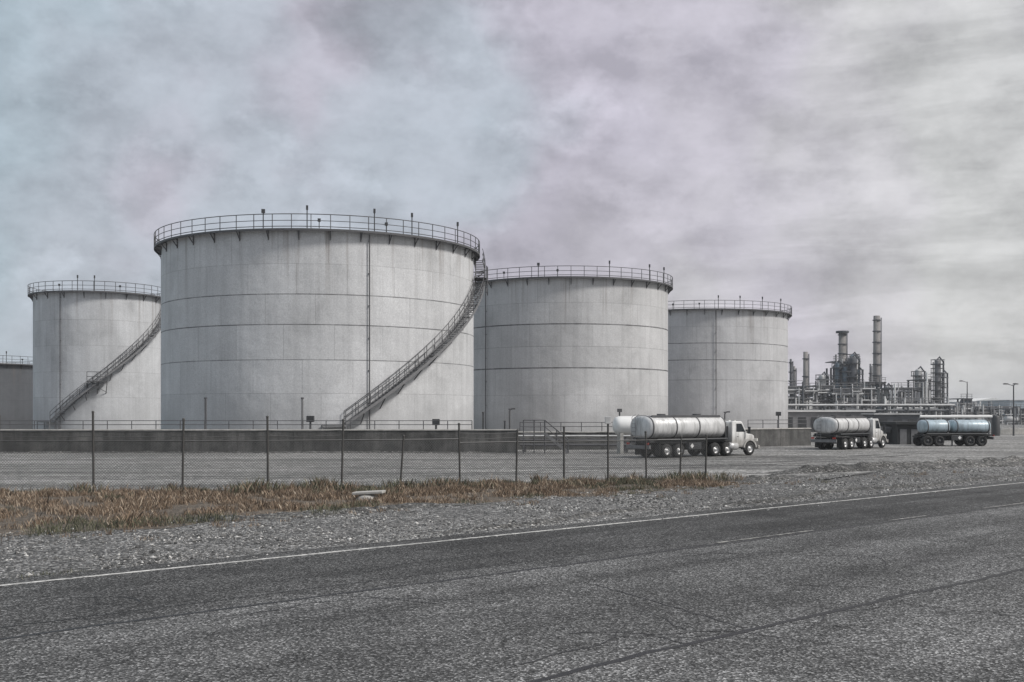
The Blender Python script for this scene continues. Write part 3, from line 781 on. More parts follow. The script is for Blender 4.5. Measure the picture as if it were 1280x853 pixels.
handrail('pipe railing on the wall right of the white tanker cab', G(935, 558.5), G(1008, 557.2), 1.65, .75, 1.5, 'steel')
# pipes and crossover steps in the gap
def pipe(label, p0, p1, y0, y1, d, r, mat):
    a, b = P(p0, y0, d), P(p1, y1, d); c = (a + b) / 2; c0 = Vector((c.x, c.y, 0))
    rt = thing('pipeline', label, 'pipe', c0)
    MB().tube([a - c0, b - c0], r, 12).build('pipe', M[mat], rt)
    Ln = (b - a).length; n = max(2, int(Ln / 3)); s0 = None
    for i in range(n):
        x = -Ln/2 + .4 + (Ln - .8) * i / (n - 1); z = c.z - r
        sm_ = MB().box(-.08, .08, -.12, .12, -.02, z - .01).box(-.1, .1, -.2, .2, z - .06, z + .01) if s0 is None else None
        if s0 is None: s0 = sm_.build('support', M['steel'], rt, (x, 0, 0))
        else: rep(s0, rt, (x, 0, 0))
pipe('pale upper pipe crossing the gap beside the steps', 648, 788, 545, 545, D0 + 2.6, .06, 'paleSteel')
pipe('dark middle pipe just under the pale one by the steps', 650, 786, 550, 550, D0 + 1.8, .07, 'steel')
pipe('dark lowest pipe near the ground under the steps', 650, 790, 556.5, 556.5, D0 + 1.0, .10, 'steel')
xs = thing('crossover_steps', 'steel steps with handrail descending over the pipes beside the wall', 'steps', P(681, 560, D0 - 1.6).xy.to_3d())
sx_ = MB(); top_z = 1.5
for yy in (-.45, .45): sx_.obox((0, yy, top_z), (1.75, yy, .05), .06, .22)
xs_st = sx_.build('stringer', M['rail'], xs)
for i in range(6):
    MB().box(-.15, .15, -.42, .42, -.02, .02).build('tread', M['rail'], xs, (.2 + i * .29, 0, top_z - .17 - i * .24))
MB().box(-1.6, 0, -.5, .5, top_z - .08, top_z).build('deck', M['rail'], xs)
for yy in (-.47, .47):
    m = MB(); m.tube([(-1.6, yy, top_z + 1), (0, yy, top_z + 1), (1.75, yy, 1.05)], .04, 6); m.tube([(-1.6, yy, top_z + .5), (0, yy, top_z + .5), (1.75, yy, .55)], .03, 6)
    for x, z in ((-1.6, top_z), (-.8, top_z), (0, top_z), (.9, .75), (1.75, .05)): m.tube([(x, yy, 0 if x <= 0 else z), (x, yy, z + 1)], .035, 6)
    m.build('handrail', M['steel'], xs)
# standpipes and small fittings at the foot of the tanks
def standpipe(label, px, ytop, d, mat, box_=False, elbow=False):
    z = P(px, ytop, d).z; rt = thing('standpipe', label, 'standpipe', P(px, 560, d).xy.to_3d())
    m = MB()
    if elbow: m.tube([(0, 0, 0), (0, 0, z - .3), (.08, 0, z - .08), (.3, 0, z), (.6, 0, z)], .085, 8)
    else: m.tube([(0, 0, 0), (0, 0, z)], .085, 8)
    m.build('pipe', M[mat], rt)
    MB().cyl((0, 0, 1.2), .15, .08, 12).build('flange', M['steel'], rt)
    if box_: MB().box(-.3, .3, -.2, .2, z - .5, z).build('valve_box', M['charcoal'], rt, bevel=.02)
    else: MB().cyl((0, 0, z - .12), .13, .12, 10).build('cap', M['steel'], rt)
standpipe('tall dark standpipe at the lower left of the tallest tank', 257, 497, 91, 'steel')
standpipe('thin standpipe near the middle of the tallest tank', 378, 497, 91, 'rail')
standpipe('short standpipe with a black valve box beside the thin one', 388, 520, 91, 'steel', True)
standpipe('short stub below the right side of the tallest tank', 545, 524, 91, 'steel', True)
standpipe('standpipe in the shaded corner between the two biggest tanks', 604, 515, 108, 'charcoal')
standpipe('bent standpipe with an elbow in front of the second biggest tank', 637, 511, 118, 'steel', False, True)
standpipe('thick short standpipe beside the bent one', 631, 526, 116, 'charcoal')
standpipe('standpipe with a box just above the right end of the wall', 973, 515, 140, 'steel', True)
standpipe('standpipe with an elbow behind the white tanker cab', 906, 515, 130, 'steel', False, True)

# ------------------------------------------------------------------ tanker trucks
def wheel_part(parent, x, y, r, wd, rim_mat='rim'):
    """tyre mesh with rim as its child; axis along y, outer face away from centre"""
    sg = 1 if y > 0 else -1
    t = MB(); hw_ = wd / 2
    t.lathe([(r * .55, -hw_), (r * .9, -hw_), (r, -hw_ * .6), (r, hw_ * .6), (r * .9, hw_), (r * .55, hw_), (r * .55, -hw_)], 22, axis='y')
    tt = t.build('wheel', M['rubber'], parent, (x, y, r))
    q = MB(); q.lathe([(r * .56, sg * hw_ * .98), (r * .5, sg * hw_ * .5), (r * .3, sg * hw_ * .45), (r * .22, sg * hw_ * .95), (.001, sg * hw_ * .98)], 18, axis='y')
    q.lathe([(.001, -sg * hw_ * .8), (r * .55, -sg * hw_ * .8)], 18, axis='y')
    q.build('rim', M[rim_mat], tt)
    return tt
def tanker(label, rear_right, yaw, L, barrel_mat, cab_mat, barrels=1, zt=2.85, zb=1.25, cab='bonnet', cab_top=2.45, wheels=None, group='tanker trucks parked in the yard'):
    Wd = 2.4
    c, s_ = cos(yaw), sin(yaw)
    org = Vector((rear_right.x - s_ * Wd / 2 * 1, rear_right.y + c * Wd / 2, 0))   # rear centre
    rt = thing('tanker_truck', label, 'tanker truck', org, yaw, group)
    cabL = {'bonnet': 2.75, 'cabover': 1.7, 'none': .1}[cab]
    xb1 = L - cabL - .35
    # chassis
    m = MB()
    for y in (-.42, .42): m.box(.1, L - .3, y - .06, y + .06, .75, 1.0)
    for x in (.3, 1.5, 3, 4.5, xb1): m.box(x - .06, x + .06, -.42, .42, .78, .97)
    m.box(.05, xb1 + .1, -1.0, 1.0, zb - .22, zb - .06)
    m.box(.3, xb1 - .2, -.62, .62, .5, .98)  # undercarriage bulk, black fill added to deepen the shade below
    m.build('chassis', M['black'], rt, bevel=.01)
    # barrel(s)
    zc = (zt + zb) / 2; hz = (zt - zb) / 2; hyw = 1.12
    spans = [(0.0, xb1)] if barrels == 1 else [(0, xb1 * .565), (xb1 * .60, xb1)]
    for x0, x1 in spans:
        b = MB()
        prof = [(.001, x0), (.45, x0 + .02), (.75, x0 + .07), (.93, x0 + .16), (1.0, x0 + .3), (1.0, x1 - .3), (.93, x1 - .16), (.75, x1 - .07), (.45, x1 - .02), (.001, x1)]
        n = 40; vs_ = []
        for r, x in prof:
            for j in range(n):
                a_ = 2 * pi * j / n; ca, sa = cos(a_), sin(a_)
                e = .82
                vs_.append((x, r * hyw * math.copysign(abs(ca) ** e, ca), zc + r * hz * math.copysign(abs(sa) ** e, sa)))
        b.add(vs_, [(i*n+j, (i+1)*n+j, (i+1)*n+(j+1) % n, i*n+(j+1) % n) for i in range(len(prof)-1) for j in range(n)], True)
        bo = b.build('tank_barrel', barrel_mat, rt)
        bands = [x0 + .32, x1 - .32] + ([x0 + (x1 - x0) * q for q in (.33, .62)] if barrels == 1 else [])
        for xx in bands:
            q = MB(); vs_ = []
            for r, x in ((1.0, xx - .05), (1.02, xx - .05), (1.02, xx + .05), (1.0, xx + .05)):
                for j in range(n):
                    a_ = 2 * pi * j / n; ca, sa = cos(a_), sin(a_)
                    vs_.append((x, r * hyw * math.copysign(abs(ca) ** .82, ca), zc + r * hz * math.copysign(abs(sa) ** .82, sa)))
            q.add(vs_, [(i*n+j, (i+1)*n+j, (i+1)*n+(j+1) % n, i*n+(j+1) % n) for i in range(3) for j in range(n)], True)
            q.build('band', M['steel'], bo)
        for i in range(2 if barrels == 1 else 1):
            hx = x0 + (x1 - x0) * ((i + .6) / (2.2 if barrels == 1 else 1.2)); MB().cyl((hx, 0, zt - .04), .3, .16, 16).build('hatch', M['steel'], bo)
        cw = MB(); cw.box(x0 + .5, x1 - .5, -.7, -.35, zt - .06, zt - .01); cw.box(x0 + .5, x1 - .5, -.76, -.70, zt - .12, zt + .03)
        cw.build('catwalk', M['steel'], bo)
    # rear: frame ring, bumper, lights, ladder
    rb = MB(); rb.box(-.12, .0, -1.15, 1.15, .62, .86); rb.build('rear_bumper', M['rail'], rt, bevel=.015)
    for y in (-.95, .95):
        MB().box(-.14, -.1, y - .14, y + .14, .9, 1.04).build('tail_light', M['tail'], rt)
    ld = MB()
    for y in (.25, .6): ld.tube([(-.1, y, .86), (-.08, y, zt - .1), (.25, y, zt + .1)], .02, 6)
    for i in range(7): ld.tube([(-.09, .25, 1.0 + i * .26), (-.09, .6, 1.0 + i * .26)], .015, 5)
    ld.build('ladder', M['rail'], rt)
    # side gear
    for sgn in (-1, 1):
        MB().box(xb1 * .46, xb1 * .62, sgn * 1.1 - .16, sgn * 1.1 + .16, .55, 1.0).build('tool_box', M['charcoal'], rt, bevel=.02)
        fd = MB(); fd.box(.85, 3.3, sgn * .98 - .2, sgn * .98 + .2, 1.0, 1.04); fd.box(.81, .85, sgn * .98 - .2, sgn * .98 + .2, .45, 1.04)
        fd.build('mudguard', M['black'], rt)
        MB().box(.74, .77, sgn * .98 - .24, sgn * .98 + .24, .18, .95).build('mud_flap', M['rubber'], rt)
        pk = MB(); pk.add([(xb1 * .5 - .17, sgn * 1.27, .78), (xb1 * .5, sgn * 1.27, .95), (xb1 * .5 + .17, sgn * 1.27, .78), (xb1 * .5, sgn * 1.27, .61)], [(0, 1, 2, 3)]); pk.build('placard', M['white'], rt)
        hs = MB(); hs.tube([(.6, sgn * 1.14, zb - .02), (xb1 - .2, sgn * 1.14, zb - .02)], .07, 8); hs.build('hose_tube', M['charcoal'], rt)
    r = .49
    ws = wheels or [1.5, 2.65, xb1 - 1.35, xb1 - .15]
    for x in ws:
        for sgn in (-1, 1): wheel_part(rt, x, sgn * .93, r, .5, 'rim' if cab == 'bonnet' else 'charcoal')
    xf = L - (.95 if cab == 'bonnet' else .8)
    if cab == 'none':
        for sgn in (-1, 1):
            m = MB(); m.tube([(xb1 - 2.6, sgn * .95, 0.03), (xb1 - 2.6, sgn * .95, .95)], .07, 8); m.cyl((xb1 - 2.6, sgn * .95, 0), .2, .04, 12); m.build('landing_leg', M['steel'], rt)
        m = MB(); m.box(xb1 + .1, xb1 + .5, -.5, .5, .8, .95); m.build('coupling', M['black'], rt)
        return rt
    for sgn in (-1, 1): wheel_part(rt, xf, sgn * 1.02, r, .3, 'rim' if cab == 'bonnet' else 'steel')
    # cab
    x0 = L - cabL
    if cab == 'bonnet':
        cb = MB()
        ct = cab_top
        cb.prism([(x0, .62), (x0, ct - .08), (x0 + .1, ct), (x0 + .95, ct), (x0 + 1.05, ct - .05), (x0 + 1.52, 1.68), (x0 + 1.52, .62)], -1.08, 1.08)
        cab_o = cb.build('cab', cab_mat, rt, bevel=.04)
        hd = MB(); hd.prism([(x0 + 1.525, .95), (x0 + 1.525, 1.62), (x0 + 2.45, 1.50), (x0 + 2.66, 1.40), (x0 + 2.70, .80), (x0 + 2.42, .80)] , -.78, .78)
        hd.build('hood', cab_mat, rt, bevel=.06)
        for sgn in (-1, 1):   # front fender arches
            fd = MB(); k = 12; ri_, ro_ = .58, .70; vs_ = []
            for rr_ in (ri_, ro_):
                for i in range(k + 1):
                    a_ = radians(8 + 164 * i / k); vs_ += [(xf + rr_ * cos(a_), sgn * .80, r + rr_ * sin(a_)), (xf + rr_ * cos(a_), sgn * 1.18, r + rr_ * sin(a_))]
            q = 2 * (k + 1)
            for i in range(k):
                fd.f += []; a0_ = 2 * i
            fs_ = []
            for i in range(k):
                p = 2 * i
                fs_ += [(p, p+1, p+3, p+2), (q+p+2, q+p+3, q+p+1, q+p), (p+1, q+p+1, q+p+3, p+3), (p+2, q+p+2, q+p, p)]
            fs_ += [(0, q, q+1, 1), (2*k, 2*k+1, q+2*k+1, q+2*k)]
            fd.add(vs_, fs_); fd.build('fender', cab_mat, rt)
            MB().box(x0 + 2.62, x0 + 2.72, sgn * .92 - .13, sgn * .92 + .13, 1.0, 1.2).build('headlight', M['lamp'], rt, bevel=.01)
            MB().box(x0 + 1.3, x0 + 1.525, sgn * .93 - .2, sgn * .93 + .2, .42, .66).build('step', M['rail'], rt)
            dr = MB(); yo = sgn * 1.083
            dr.box(x0 + .42, x0 + 1.40, min(yo, yo + sgn * .015), max(yo, yo + sgn * .015), .72, 1.62)
            do = dr.build('door', cab_mat, rt)
            wn = MB(); yy0, yy1 = yo + sgn * .002, yo + sgn * .012
            poly = [(x0 + .45, 1.70), (x0 + .45, ct - .17), (x0 + .98, ct - .17), (x0 + 1.34, 1.70)]
            wn.prism(poly, yy0, yy1) if sgn > 0 else wn.prism(poly, yy1, yy0)
            wn.build('side_window', M['glass'], rt)
            MB().box(x0 + .5, x0 + .66, yo + sgn * .016 - .012, yo + sgn * .03 + .012, 1.34, 1.38).build('handle', M['steel'], do)
            mr = MB(); mr.tube([(x0 + 1.4, sgn * 1.08, 1.75), (x0 + 1.5, sgn * 1.3, 1.75)], .02, 5); mr.box(x0 + 1.46, x0 + 1.52, sgn * 1.36 - .1, sgn * 1.36 + .1, 1.55, 2.05); mr.build('mirror', M['charcoal'], rt)
            ft = MB(); ft.lathe([(.001, x0 - .35), (.27, x0 - .33), (.27, x0 + .55), (.001, x0 + .57)], 18, (0, sgn * .95, .68), 'x'); ft.build('fuel_tank', M['rim'], rt)
        # windscreen lies on the sloped front of the cab
        ws_ = MB(); sl = Vector((.47, 0, -(ct - .05 - 1.68))).normalized(); nr = Vector((-sl.z, 0, sl.x))
        a_ = Vector((x0 + 1.05, 0, ct - .05)) + sl * .08 + nr * .012; b_ = Vector((x0 + 1.52, 0, 1.68)) - sl * .04 + nr * .012
        for y0_, y1_ in ((-.98, -.03), (.03, .98)):
            ws_.add([(a_.x, y0_, a_.z), (a_.x, y1_, a_.z), (b_.x, y1_, b_.z), (b_.x, y0_, b_.z)], [(0, 3, 2, 1)])
        ws_.build('windscreen', M['glass'], rt)
        gl = MB()
        for i in range(9): gl.box(x0 + 2.70, x0 + 2.73, -.56, .56, .92 + i * .05, .94 + i * .05)
        gl.build('grille', M['charcoal'], rt)
        MB().box(x0 + 2.66, x0 + 2.86, -1.15, 1.15, .45, .72).build('front_bumper', cab_mat, rt, bevel=.03)
        ex = MB(); ex.tube([(x0 - .12, .95, .9), (x0 - .12, .95, ct + .35)], .08, 10); ex.build('exhaust', M['charcoal'], rt)
        if cab_top > 2:
            hb = MB(); hb.box(x0 - .32, x0 - .05, -.75, .75, .95, 2.1); hb.build('headboard', M['charcoal'], rt, bevel=.02)
            for y in (-.5, 0, .5): MB().box(x0 + .85, x0 + .95, y - .06, y + .06, ct, ct + .07).build('marker_light', M['lamp'], rt)
    else:
        ct = cab_top; cb = MB()
        cb.prism([(x0, .6), (x0, ct - .06), (x0 + .1, ct), (x0 + 1.35, ct), (x0 + 1.62, 1.55), (x0 + 1.66, .6)], -1.1, 1.1)
        cb.build('cab', cab_mat, rt, bevel=.05)
        for sgn in (-1, 1):
            yo = sgn * 1.103; yy = sorted((yo, yo + sgn * .012))
            MB().prism([(x0 + .5, 1.5), (x0 + .5, ct - .2), (x0 + 1.25, ct - .2), (x0 + 1.44, 1.5)], *yy).build('side_window', M['glass'], rt)
            MB().box(x0 + 1.64, x0 + 1.7, sgn * .85 - .13, sgn * .85 + .13, .85, 1.05).build('headlight', M['lamp'], rt)
        MB().box(x0 + 1.6, x0 + 1.78, -1.12, 1.12, .4, .68).build('front_bumper', M['black'], rt, bevel=.03)
    return rt
rr = G(814, 573.5)
tanker('largest nearest white tanker truck with a long pale barrel and white bonneted cab', rr, radians(36), 10.6, M['barrel'], M['cabWhite'])
tanker('white tanker truck seen mostly from its rear, right of the largest one', G(1047, 563), radians(47), 9.5, M['barrel'], M['cabWhite'], zt=2.72, zb=1.3, cab_top=2.55)
tt_ = tanker('trailer carrying two pale blue tank barrels, farthest right of the parked tankers', G(1240, 558) + Vector((0.0, 2.4, 0)), radians(183), 6.8, M['blueBarrel'], M['charcoal'], 2, 2.42, 1.15, 'none', 2.35, [1.0, 2.15, 5.0, 6.1])
tt_.name = 'tank_trailer'; tt_['category'] = 'tank trailer'
# white horizontal storage vessel behind the first tanker
hv = thing('fuel_tank', 'white horizontal fuel tank on saddles half hidden behind the largest tanker', 'fuel tank', P(781, 560, 84).xy.to_3d(), radians(8))
m = MB(); m.lathe([(.001, -1.25), (.4, -1.2), (.62, -1.05), (.7, -.8), (.7, 2.0), (.62, 2.25), (.001, 2.4)], 28, (.35, 0, 2.1), 'x'); m.build('barrel', M['white'], hv)
for x in (-.35, 1.9): MB().box(x - .12, x + .12, -.55, .55, -.02, 1.55).build('saddle', M['concrete'], hv)
m = MB(); m.tube([(-.4, 0, 2.75), (-.4, 0, 3.15)], .06, 8); m.box(-.55, -.25, -.15, .15, 3.1, 3.35); m.build('vent', M['steel'], hv)

# ------------------------------------------------------------------ refinery in the distance
RG = 'chimney stacks of the refinery'
def stack(label, px, ytop, ybot, wpx, d, mat, bands=4, plat=True, taper=.85, cap=False):
    b = P(px, ybot, d); t = P(px, ytop, d); r = wpx / F * d / 2
    rt = thing('chimney_stack', label, 'chimney', (b.x, b.y, 0), 0, RG)
    m = MB(); m.lathe([(r, 0), (r, b.z), (r * taper, t.z), (r * taper * .75, t.z), (r * taper * .75, t.z - 1)], 24); m.build('shaft', M[mat], rt)
    for i in range(bands):
        f = (i + .6) / bands; z = b.z + (t.z - b.z) * f; q = r * (1 + (taper - 1) * f)
        bo = MB().lathe([(q, z - .12), (q + .22, z - .12), (q + .22, z + .12), (q, z + .12)], 24, smooth=False).build('band', M['dkstruct'], rt)
    if cap: MB().lathe([(r * taper, t.z - .5), (r * taper + .7, t.z - .5), (r * taper + .7, t.z), (r * taper, t.z)], 24, smooth=False).build('platform', M['dkstruct'], rt)
    ld = MB(); x = r + .2
    for yy in (-.3, .3): ld.tube([(x * .9, -r * .4 + yy, 2), (x * .85, -r * .4 + yy, t.z - .5)], .07, 4)
    ld.build('ladder', M['dkstruct'], rt)
    return rt
stack('tallest banded chimney stack of the refinery', 1096, 395, 478, 9.5, 290, 'stack', 6)
stack('second tallest chimney stack, wide cap, rising from dark steelwork', 1053, 414, 485, 10, 280, 'stack', 6, cap=True, taper=.9)
stack('plain short chimney stack, thin, left of the dark steelwork', 1007, 440, 484, 6.5, 270, 'stack', 2)
stack('slim dark pipe stack hugging the left of the tallest chimney', 1088, 455, 485, 2.6, 288, 'dkstruct', 1)
stack('thin dark vent stack closest to the rightmost tank', 988.5, 449, 484, 3.2, 250, 'dkstruct', 3)
stack('slender pale flue behind the thin dark vent stack', 993, 458, 484, 2.6, 262, 'stack', 2)
def tower(label, px, ytop, ybot, wpx, d, mat, plats=4, dome=True):
    b = P(px, ybot, d); t = P(px, ytop, d); r = wpx / F * d / 2
    rt = thing('distillation_tower', label, 'tower', (b.x, b.y, 0), 0, 'process towers of the refinery')
    pr = [(r, 0), (r, t.z - r)] + [(r * cos(a), t.z - r + r * sin(a)) for a in (radians(20), radians(45), radians(70), radians(89))]
    MB().lathe(pr, 24).build('shell', M[mat], rt)
    for i in range(plats):
        z = b.z + (t.z - b.z) * (i + .7) / plats * .95
        m = MB(); m.lathe([(r, z), (r + .9, z), (r + .9, z - .2), (r, z - .2)], 16, smooth=False)
        m.tube([((r + .85) * cos(2*pi*j/16), (r + .85) * sin(2*pi*j/16), z + 1.0) for j in range(16)], .06, 4, closed=True)
        for j in range(8): a_ = 2*pi*j/8; m.tube([((r + .85)*cos(a_), (r + .85)*sin(a_), z), ((r + .85)*cos(a_), (r + .85)*sin(a_), z + 1)], .05, 4)
        m.build('platform', M['dkstruct'], rt)
    m = MB(); m.tube([(r + .45, -.6, 1), (r + .45, -.6, t.z - r), (r * .4, -.3, t.z + .5), (0, 0, t.z - .1)], .22, 8); m.build('overhead_pipe', M['dkstruct'], rt)
    m = MB()
    for yy in (-.25, .25): m.tube([(-r - .3, yy, 1), (-r - .3, yy, t.z - r)], .07, 4)
    m.build('ladder', M['dkstruct'], rt)
tower('narrow domed refinery tower with many platforms, farthest right', 1172, 449, 506, 7.5, 270, 'midstruct', 5)
tower('short stout domed tower inside the open column frame', 1148, 461, 506, 9, 275, 'vessel', 2)
tower('dark tower beside the second tallest chimney', 1066, 443, 486, 8, 284, 'bluestruct', 4)
tower('small pale domed vessel standing above the pipework left', 1028, 468, 500, 8, 265, 'vessel', 2)
tower('slim vertical vessel just right of the tallest chimney', 1109, 482, 508, 5, 280, 'vessel', 2)
tower('slim grey column right of the domed tower', 1179, 466, 506, 3.5, 276, 'midstruct', 3)
TOPPERS = []
def unit(label, x0, x1, ytop, d, levels, seed, mat='dkstruct', clad=None, depth=9, dens=1.0, drums=2, ncol=None):
    rnd = random.Random(seed)
    a, b = P(x0, 517, d), P(x1, 517, d); H = P(x0, ytop, d).z; Wd = b.x - a.x
    rt = thing('process_unit', label, 'refinery unit', ((a.x + b.x) / 2, d, 0), 0, 'process units of the refinery')
    nc = ncol or max(2, int(Wd / 3.2) + 1); xs_ = [-Wd/2 + Wd * i / (nc - 1) for i in range(nc)]
    c0 = None
    hts = []
    for i, x in enumerate(xs_):
        for y in (0, depth):
            h = H * rnd.uniform(.86, 1.0)
            MB().obox((0, 0, 0), (0, 0, h), .38, .38).build('column', M[mat], rt, (x, y, 0))
    for l in range(levels):
        z = H * (l + 1) / levels * .97
        fl = MB(); fl.box(-Wd/2 - .3, Wd/2 + .3, -.4, depth + .4, z - .22, z)
        fl.box(-Wd/2, Wd/2, -.2, .0, z - .7, z - .25)
        do = fl.build('deck', M['midstruct' if l % 2 else mat], rt)
        rl = MB()
        for dz in (.55, 1.1): rl.tube([(-Wd/2 - .25, -.35, z + dz), (Wd/2 + .25, -.35, z + dz)], .06, 4)
        for j in range(max(3, int(Wd / 1.5))): x = -Wd/2 + Wd * j / max(2, int(Wd / 1.5) - 1); rl.tube([(x, -.35, z), (x, -.35, z + 1.1)], .05, 4)
        rl.build('guardrail', M['rail'], do)
        zlo = H * l / levels
        hgt = z - zlo
        for j in range(drums):
            r_ = rnd.uniform(.16, .32) * hgt; x = rnd.uniform(-Wd * .35, Wd * .35); ln = rnd.uniform(1.0, 2.2) * r_
            if rnd.random() < .5:
                m = MB(); m.lathe([(.01, -ln - r_ * .5), (r_ * .7, -ln - r_ * .3), (r_, -ln), (r_, ln), (r_ * .7, ln + r_ * .3), (.01, ln + r_ * .5)], 16, (x, rnd.uniform(-.2, 2.5), zlo + r_ + .3), 'x')
                m.build('drum', M[rnd.choice(['vessel', 'paleSteel', 'midstruct', 'bluestruct'])], rt)
            else:
                m = MB(); m.lathe([(r_ * .8, 0), (r_ * .8, hgt * .7), (r_ * .5, hgt * .82), (.01, hgt * .86)], 14, (x, rnd.uniform(.2, 3), zlo + .05))
                m.build('vessel', M[rnd.choice(['vessel', 'midstruct', 'stack'])], rt)
        for j in range(int(5 * dens)):
            zz = rnd.uniform(zlo + .3, z - .3); r_ = rnd.uniform(.08, .24); y = rnd.uniform(-.9, 1.5)
            xa, xb = sorted((rnd.uniform(-Wd/2, Wd/2), rnd.uniform(-Wd/2, Wd/2)))
            if xb - xa < 1.5: xa, xb = -Wd/2, Wd/2
            m = MB(); pts = [(xa, y, zlo), (xa, y, zz), (xb, y, zz), (xb, y, z)]
            if rnd.random() < .4: pts = [(-Wd/2 - .5, y, zz), (Wd/2 + .5, y, zz)]
            for p_, q_ in zip(pts, pts[1:]): m.tube([p_, q_], r_, 7)
            m.build('pipe', M[rnd.choice(['vessel', 'paleSteel', 'midstruct', 'dkstruct', 'steel'])], rt)
        for j in range(int(Wd * .5 * dens)):
            x = rnd.uniform(-Wd/2, Wd/2); r_ = rnd.uniform(.07, .24); y = rnd.uniform(-1.0, -.2)
            MB().tube([(x, y, zlo * rnd.uniform(.5, 1)), (x, y, z + rnd.uniform(-.5, 1.6))], r_, 7).build('riser', M[rnd.choice(['vessel', 'paleSteel', 'white', 'midstruct', 'dkstruct'])], rt)
        if rnd.random() < .7:
            m = MB(); i = rnd.randrange(nc - 1); m.obox((xs_[i], 0, zlo), (xs_[i+1], 0, z), .2, .2); m.obox((xs_[i+1], 0, zlo), (xs_[i], 0, z), .2, .2); m.build('brace', M[mat], rt)
    if clad:
        for (u0, u1, v0, v1, mm) in clad:
            MB().box(-Wd/2 + Wd * u0, -Wd/2 + Wd * u1, .4, depth - .4, H * v0, H * v1).build('cladding', M[mm], rt)
    return rt
unit('dense pipework unit closest to the rightmost tank', 984, 1003, 481, 240, 4, 1, drums=2, dens=1.4)
unit('pipework unit below the plain short chimney', 1003, 1021, 484, 246, 4, 2, 'midstruct', drums=2, dens=1.4)
unit('pipework unit around the small pale domed vessel', 1020, 1041, 480, 252, 4, 3, drums=2, dens=1.4)
unit('tall dark blue grey boiler block under the second tallest chimney', 1042, 1074, 449, 276, 2, 4, 'dkstruct', None, depth=6, drums=0, dens=2.2, ncol=7)
for q_, (x0_, x1_, y_) in enumerate(((1044, 1050, 453), (1052, 1060, 458), (1061, 1071, 446), (1072, 1075, 462))):
    tower(('leftmost dark furnace column of the tall boiler block', 'stout furnace column in the middle of the tall boiler block', 'tallest furnace column of the boiler block, on its right', 'slim furnace pipe column at the right end of the boiler block')[q_], (x0_ + x1_) / 2, y_, 500, (x1_ - x0_), 274 - q_ * .5, 'bluestruct' if q_ != 2 else 'dkstruct', 3)
unit('low grey pipework unit in front of the dark boiler block', 1042, 1076, 484, 250, 4, 5, 'midstruct', drums=3, dens=2)
unit('pipework unit between the boiler block and the tallest chimney', 1075, 1092, 482, 255, 4, 6, drums=2, dens=1.5)
unit('square grey plinth block with platform under the tallest chimney', 1086, 1106, 476, 283, 3, 7, 'dkstruct', [(.12, .88, .3, .97, 'bluestruct')], drums=0)
unit('pale columned open frame around the stout domed tower', 1114, 1162, 483, 262, 2, 8, 'vessel', None, drums=2, dens=2, ncol=12)
unit('low dark unit at the foot of the domed towers', 1104, 1184, 503, 250, 2, 9, 'dkstruct', [(.0, .55, .1, .8, 'bluestruct')], drums=4, dens=3)
unit('small tall frame right of the domed tower', 1152, 1163, 472, 268, 4, 12, 'dkstruct', drums=1)
unit('low pipe manifold under the right lamp post', 1184, 1240, 511, 235, 1, 10, 'midstruct', drums=4, dens=5)
unit('low pipework strip between the two lamp posts, far right', 1214, 1264, 507, 330, 2, 21, 'midstruct', drums=4, dens=2.5)
unit('low pipework strip beyond the double headed lamp post', 1258, 1300, 510, 300, 1, 22, 'dkstruct', drums=3, dens=4)
unit('small light steel lookout frame beside the lamp post mast', 1201, 1214, 497, 300, 3, 13, 'dkstruct', drums=1)
# long elevated pipe bridge
pr_ = thing('pipe_rack', 'long elevated pipe rack running below the refinery units', 'pipe rack', (P(1080, 517, 215).x, 215, 0))
z_ = P(0, 508, 215).z; Lr = 32
for i in range(9):
    x = -Lr/2 + Lr * i / 8; m = MB(); m.obox((0, -1.2, 0), (0, -1.2, z_), .3, .3); m.obox((0, 1.2, 0), (0, 1.2, z_), .3, .3); m.box(-.15, .15, -1.4, 1.4, z_ - .3, z_); m.box(-.12, .12, -1.3, 1.3, z_ - 1.3, z_ - 1.05)
    m.build('bent', M['dkstruct'], pr_, (x, 0, 0))
for y, zz, r_, mm in ((-1, z_ + .2, .2, 'vessel'), (-.3, z_ + .16, .16, 'midstruct'), (.5, z_ + .22, .22, 'paleSteel'), (-1, z_ - .85, .18, 'dkstruct'), (.2, z_ - .8, .22, 'vessel')):
    MB().tube([(-Lr/2 - 1, y, zz), (Lr/2 + 1, y, zz)], r_, 8).build('pipe', M[mm], pr_)
# long low building with pale roof
def shed(label, x0, x1, ytop, d, mat, roofmat, depth=8, gable=False, doors=0, name='shed', cat='shed'):
    a, b = P(x0, 517, d), P(x1, 517, d); H = P(x0, ytop, d).z; Wd = b.x - a.x
    rt = thing(name, label, cat, ((a.x + b.x) / 2, d, 0))
    MB().box(-Wd/2, Wd/2, 0, depth, -.1, H - .25).build('wall', M[mat], rt)
    m = MB()
    if gable: m.prism([(-Wd/2 - .2, H - .25), (Wd/2 + .2, H - .25), (0, H + Wd * .08)], -.2, depth + .2)
    else: m.box(-Wd/2 - .25, Wd/2 + .25, -.3, depth + .3, H - .25, H)
    m.build('roof', M[roofmat], rt)
    for i in range(doors):
        x = -Wd/2 + Wd * (i + .5) / doors; w_ = Wd / doors * .3
        MB().box(x - w_, x + w_, -.05, -.003, -.05, H * .68).build('door', M['charcoal' if mat != 'shed' else 'rail'], rt)
    return rt
shed('long low building with a pale flat roof in front of the refinery', 978, 1092, 513.0, 180, 'midstruct', 'white', 8, doors=7, name='pump_house', cat='building')
shed('small grey building right of the pale roofed one', 1094, 1150, 516.5, 170, 'dkstruct', 'vessel', 6, doors=3, name='pump_house', cat='building')
shed('dark slatted shed between the white tanker and the blue barrelled trailer', 1122, 1150, 527.5, 108, 'shed', 'shed', 5, doors=2)
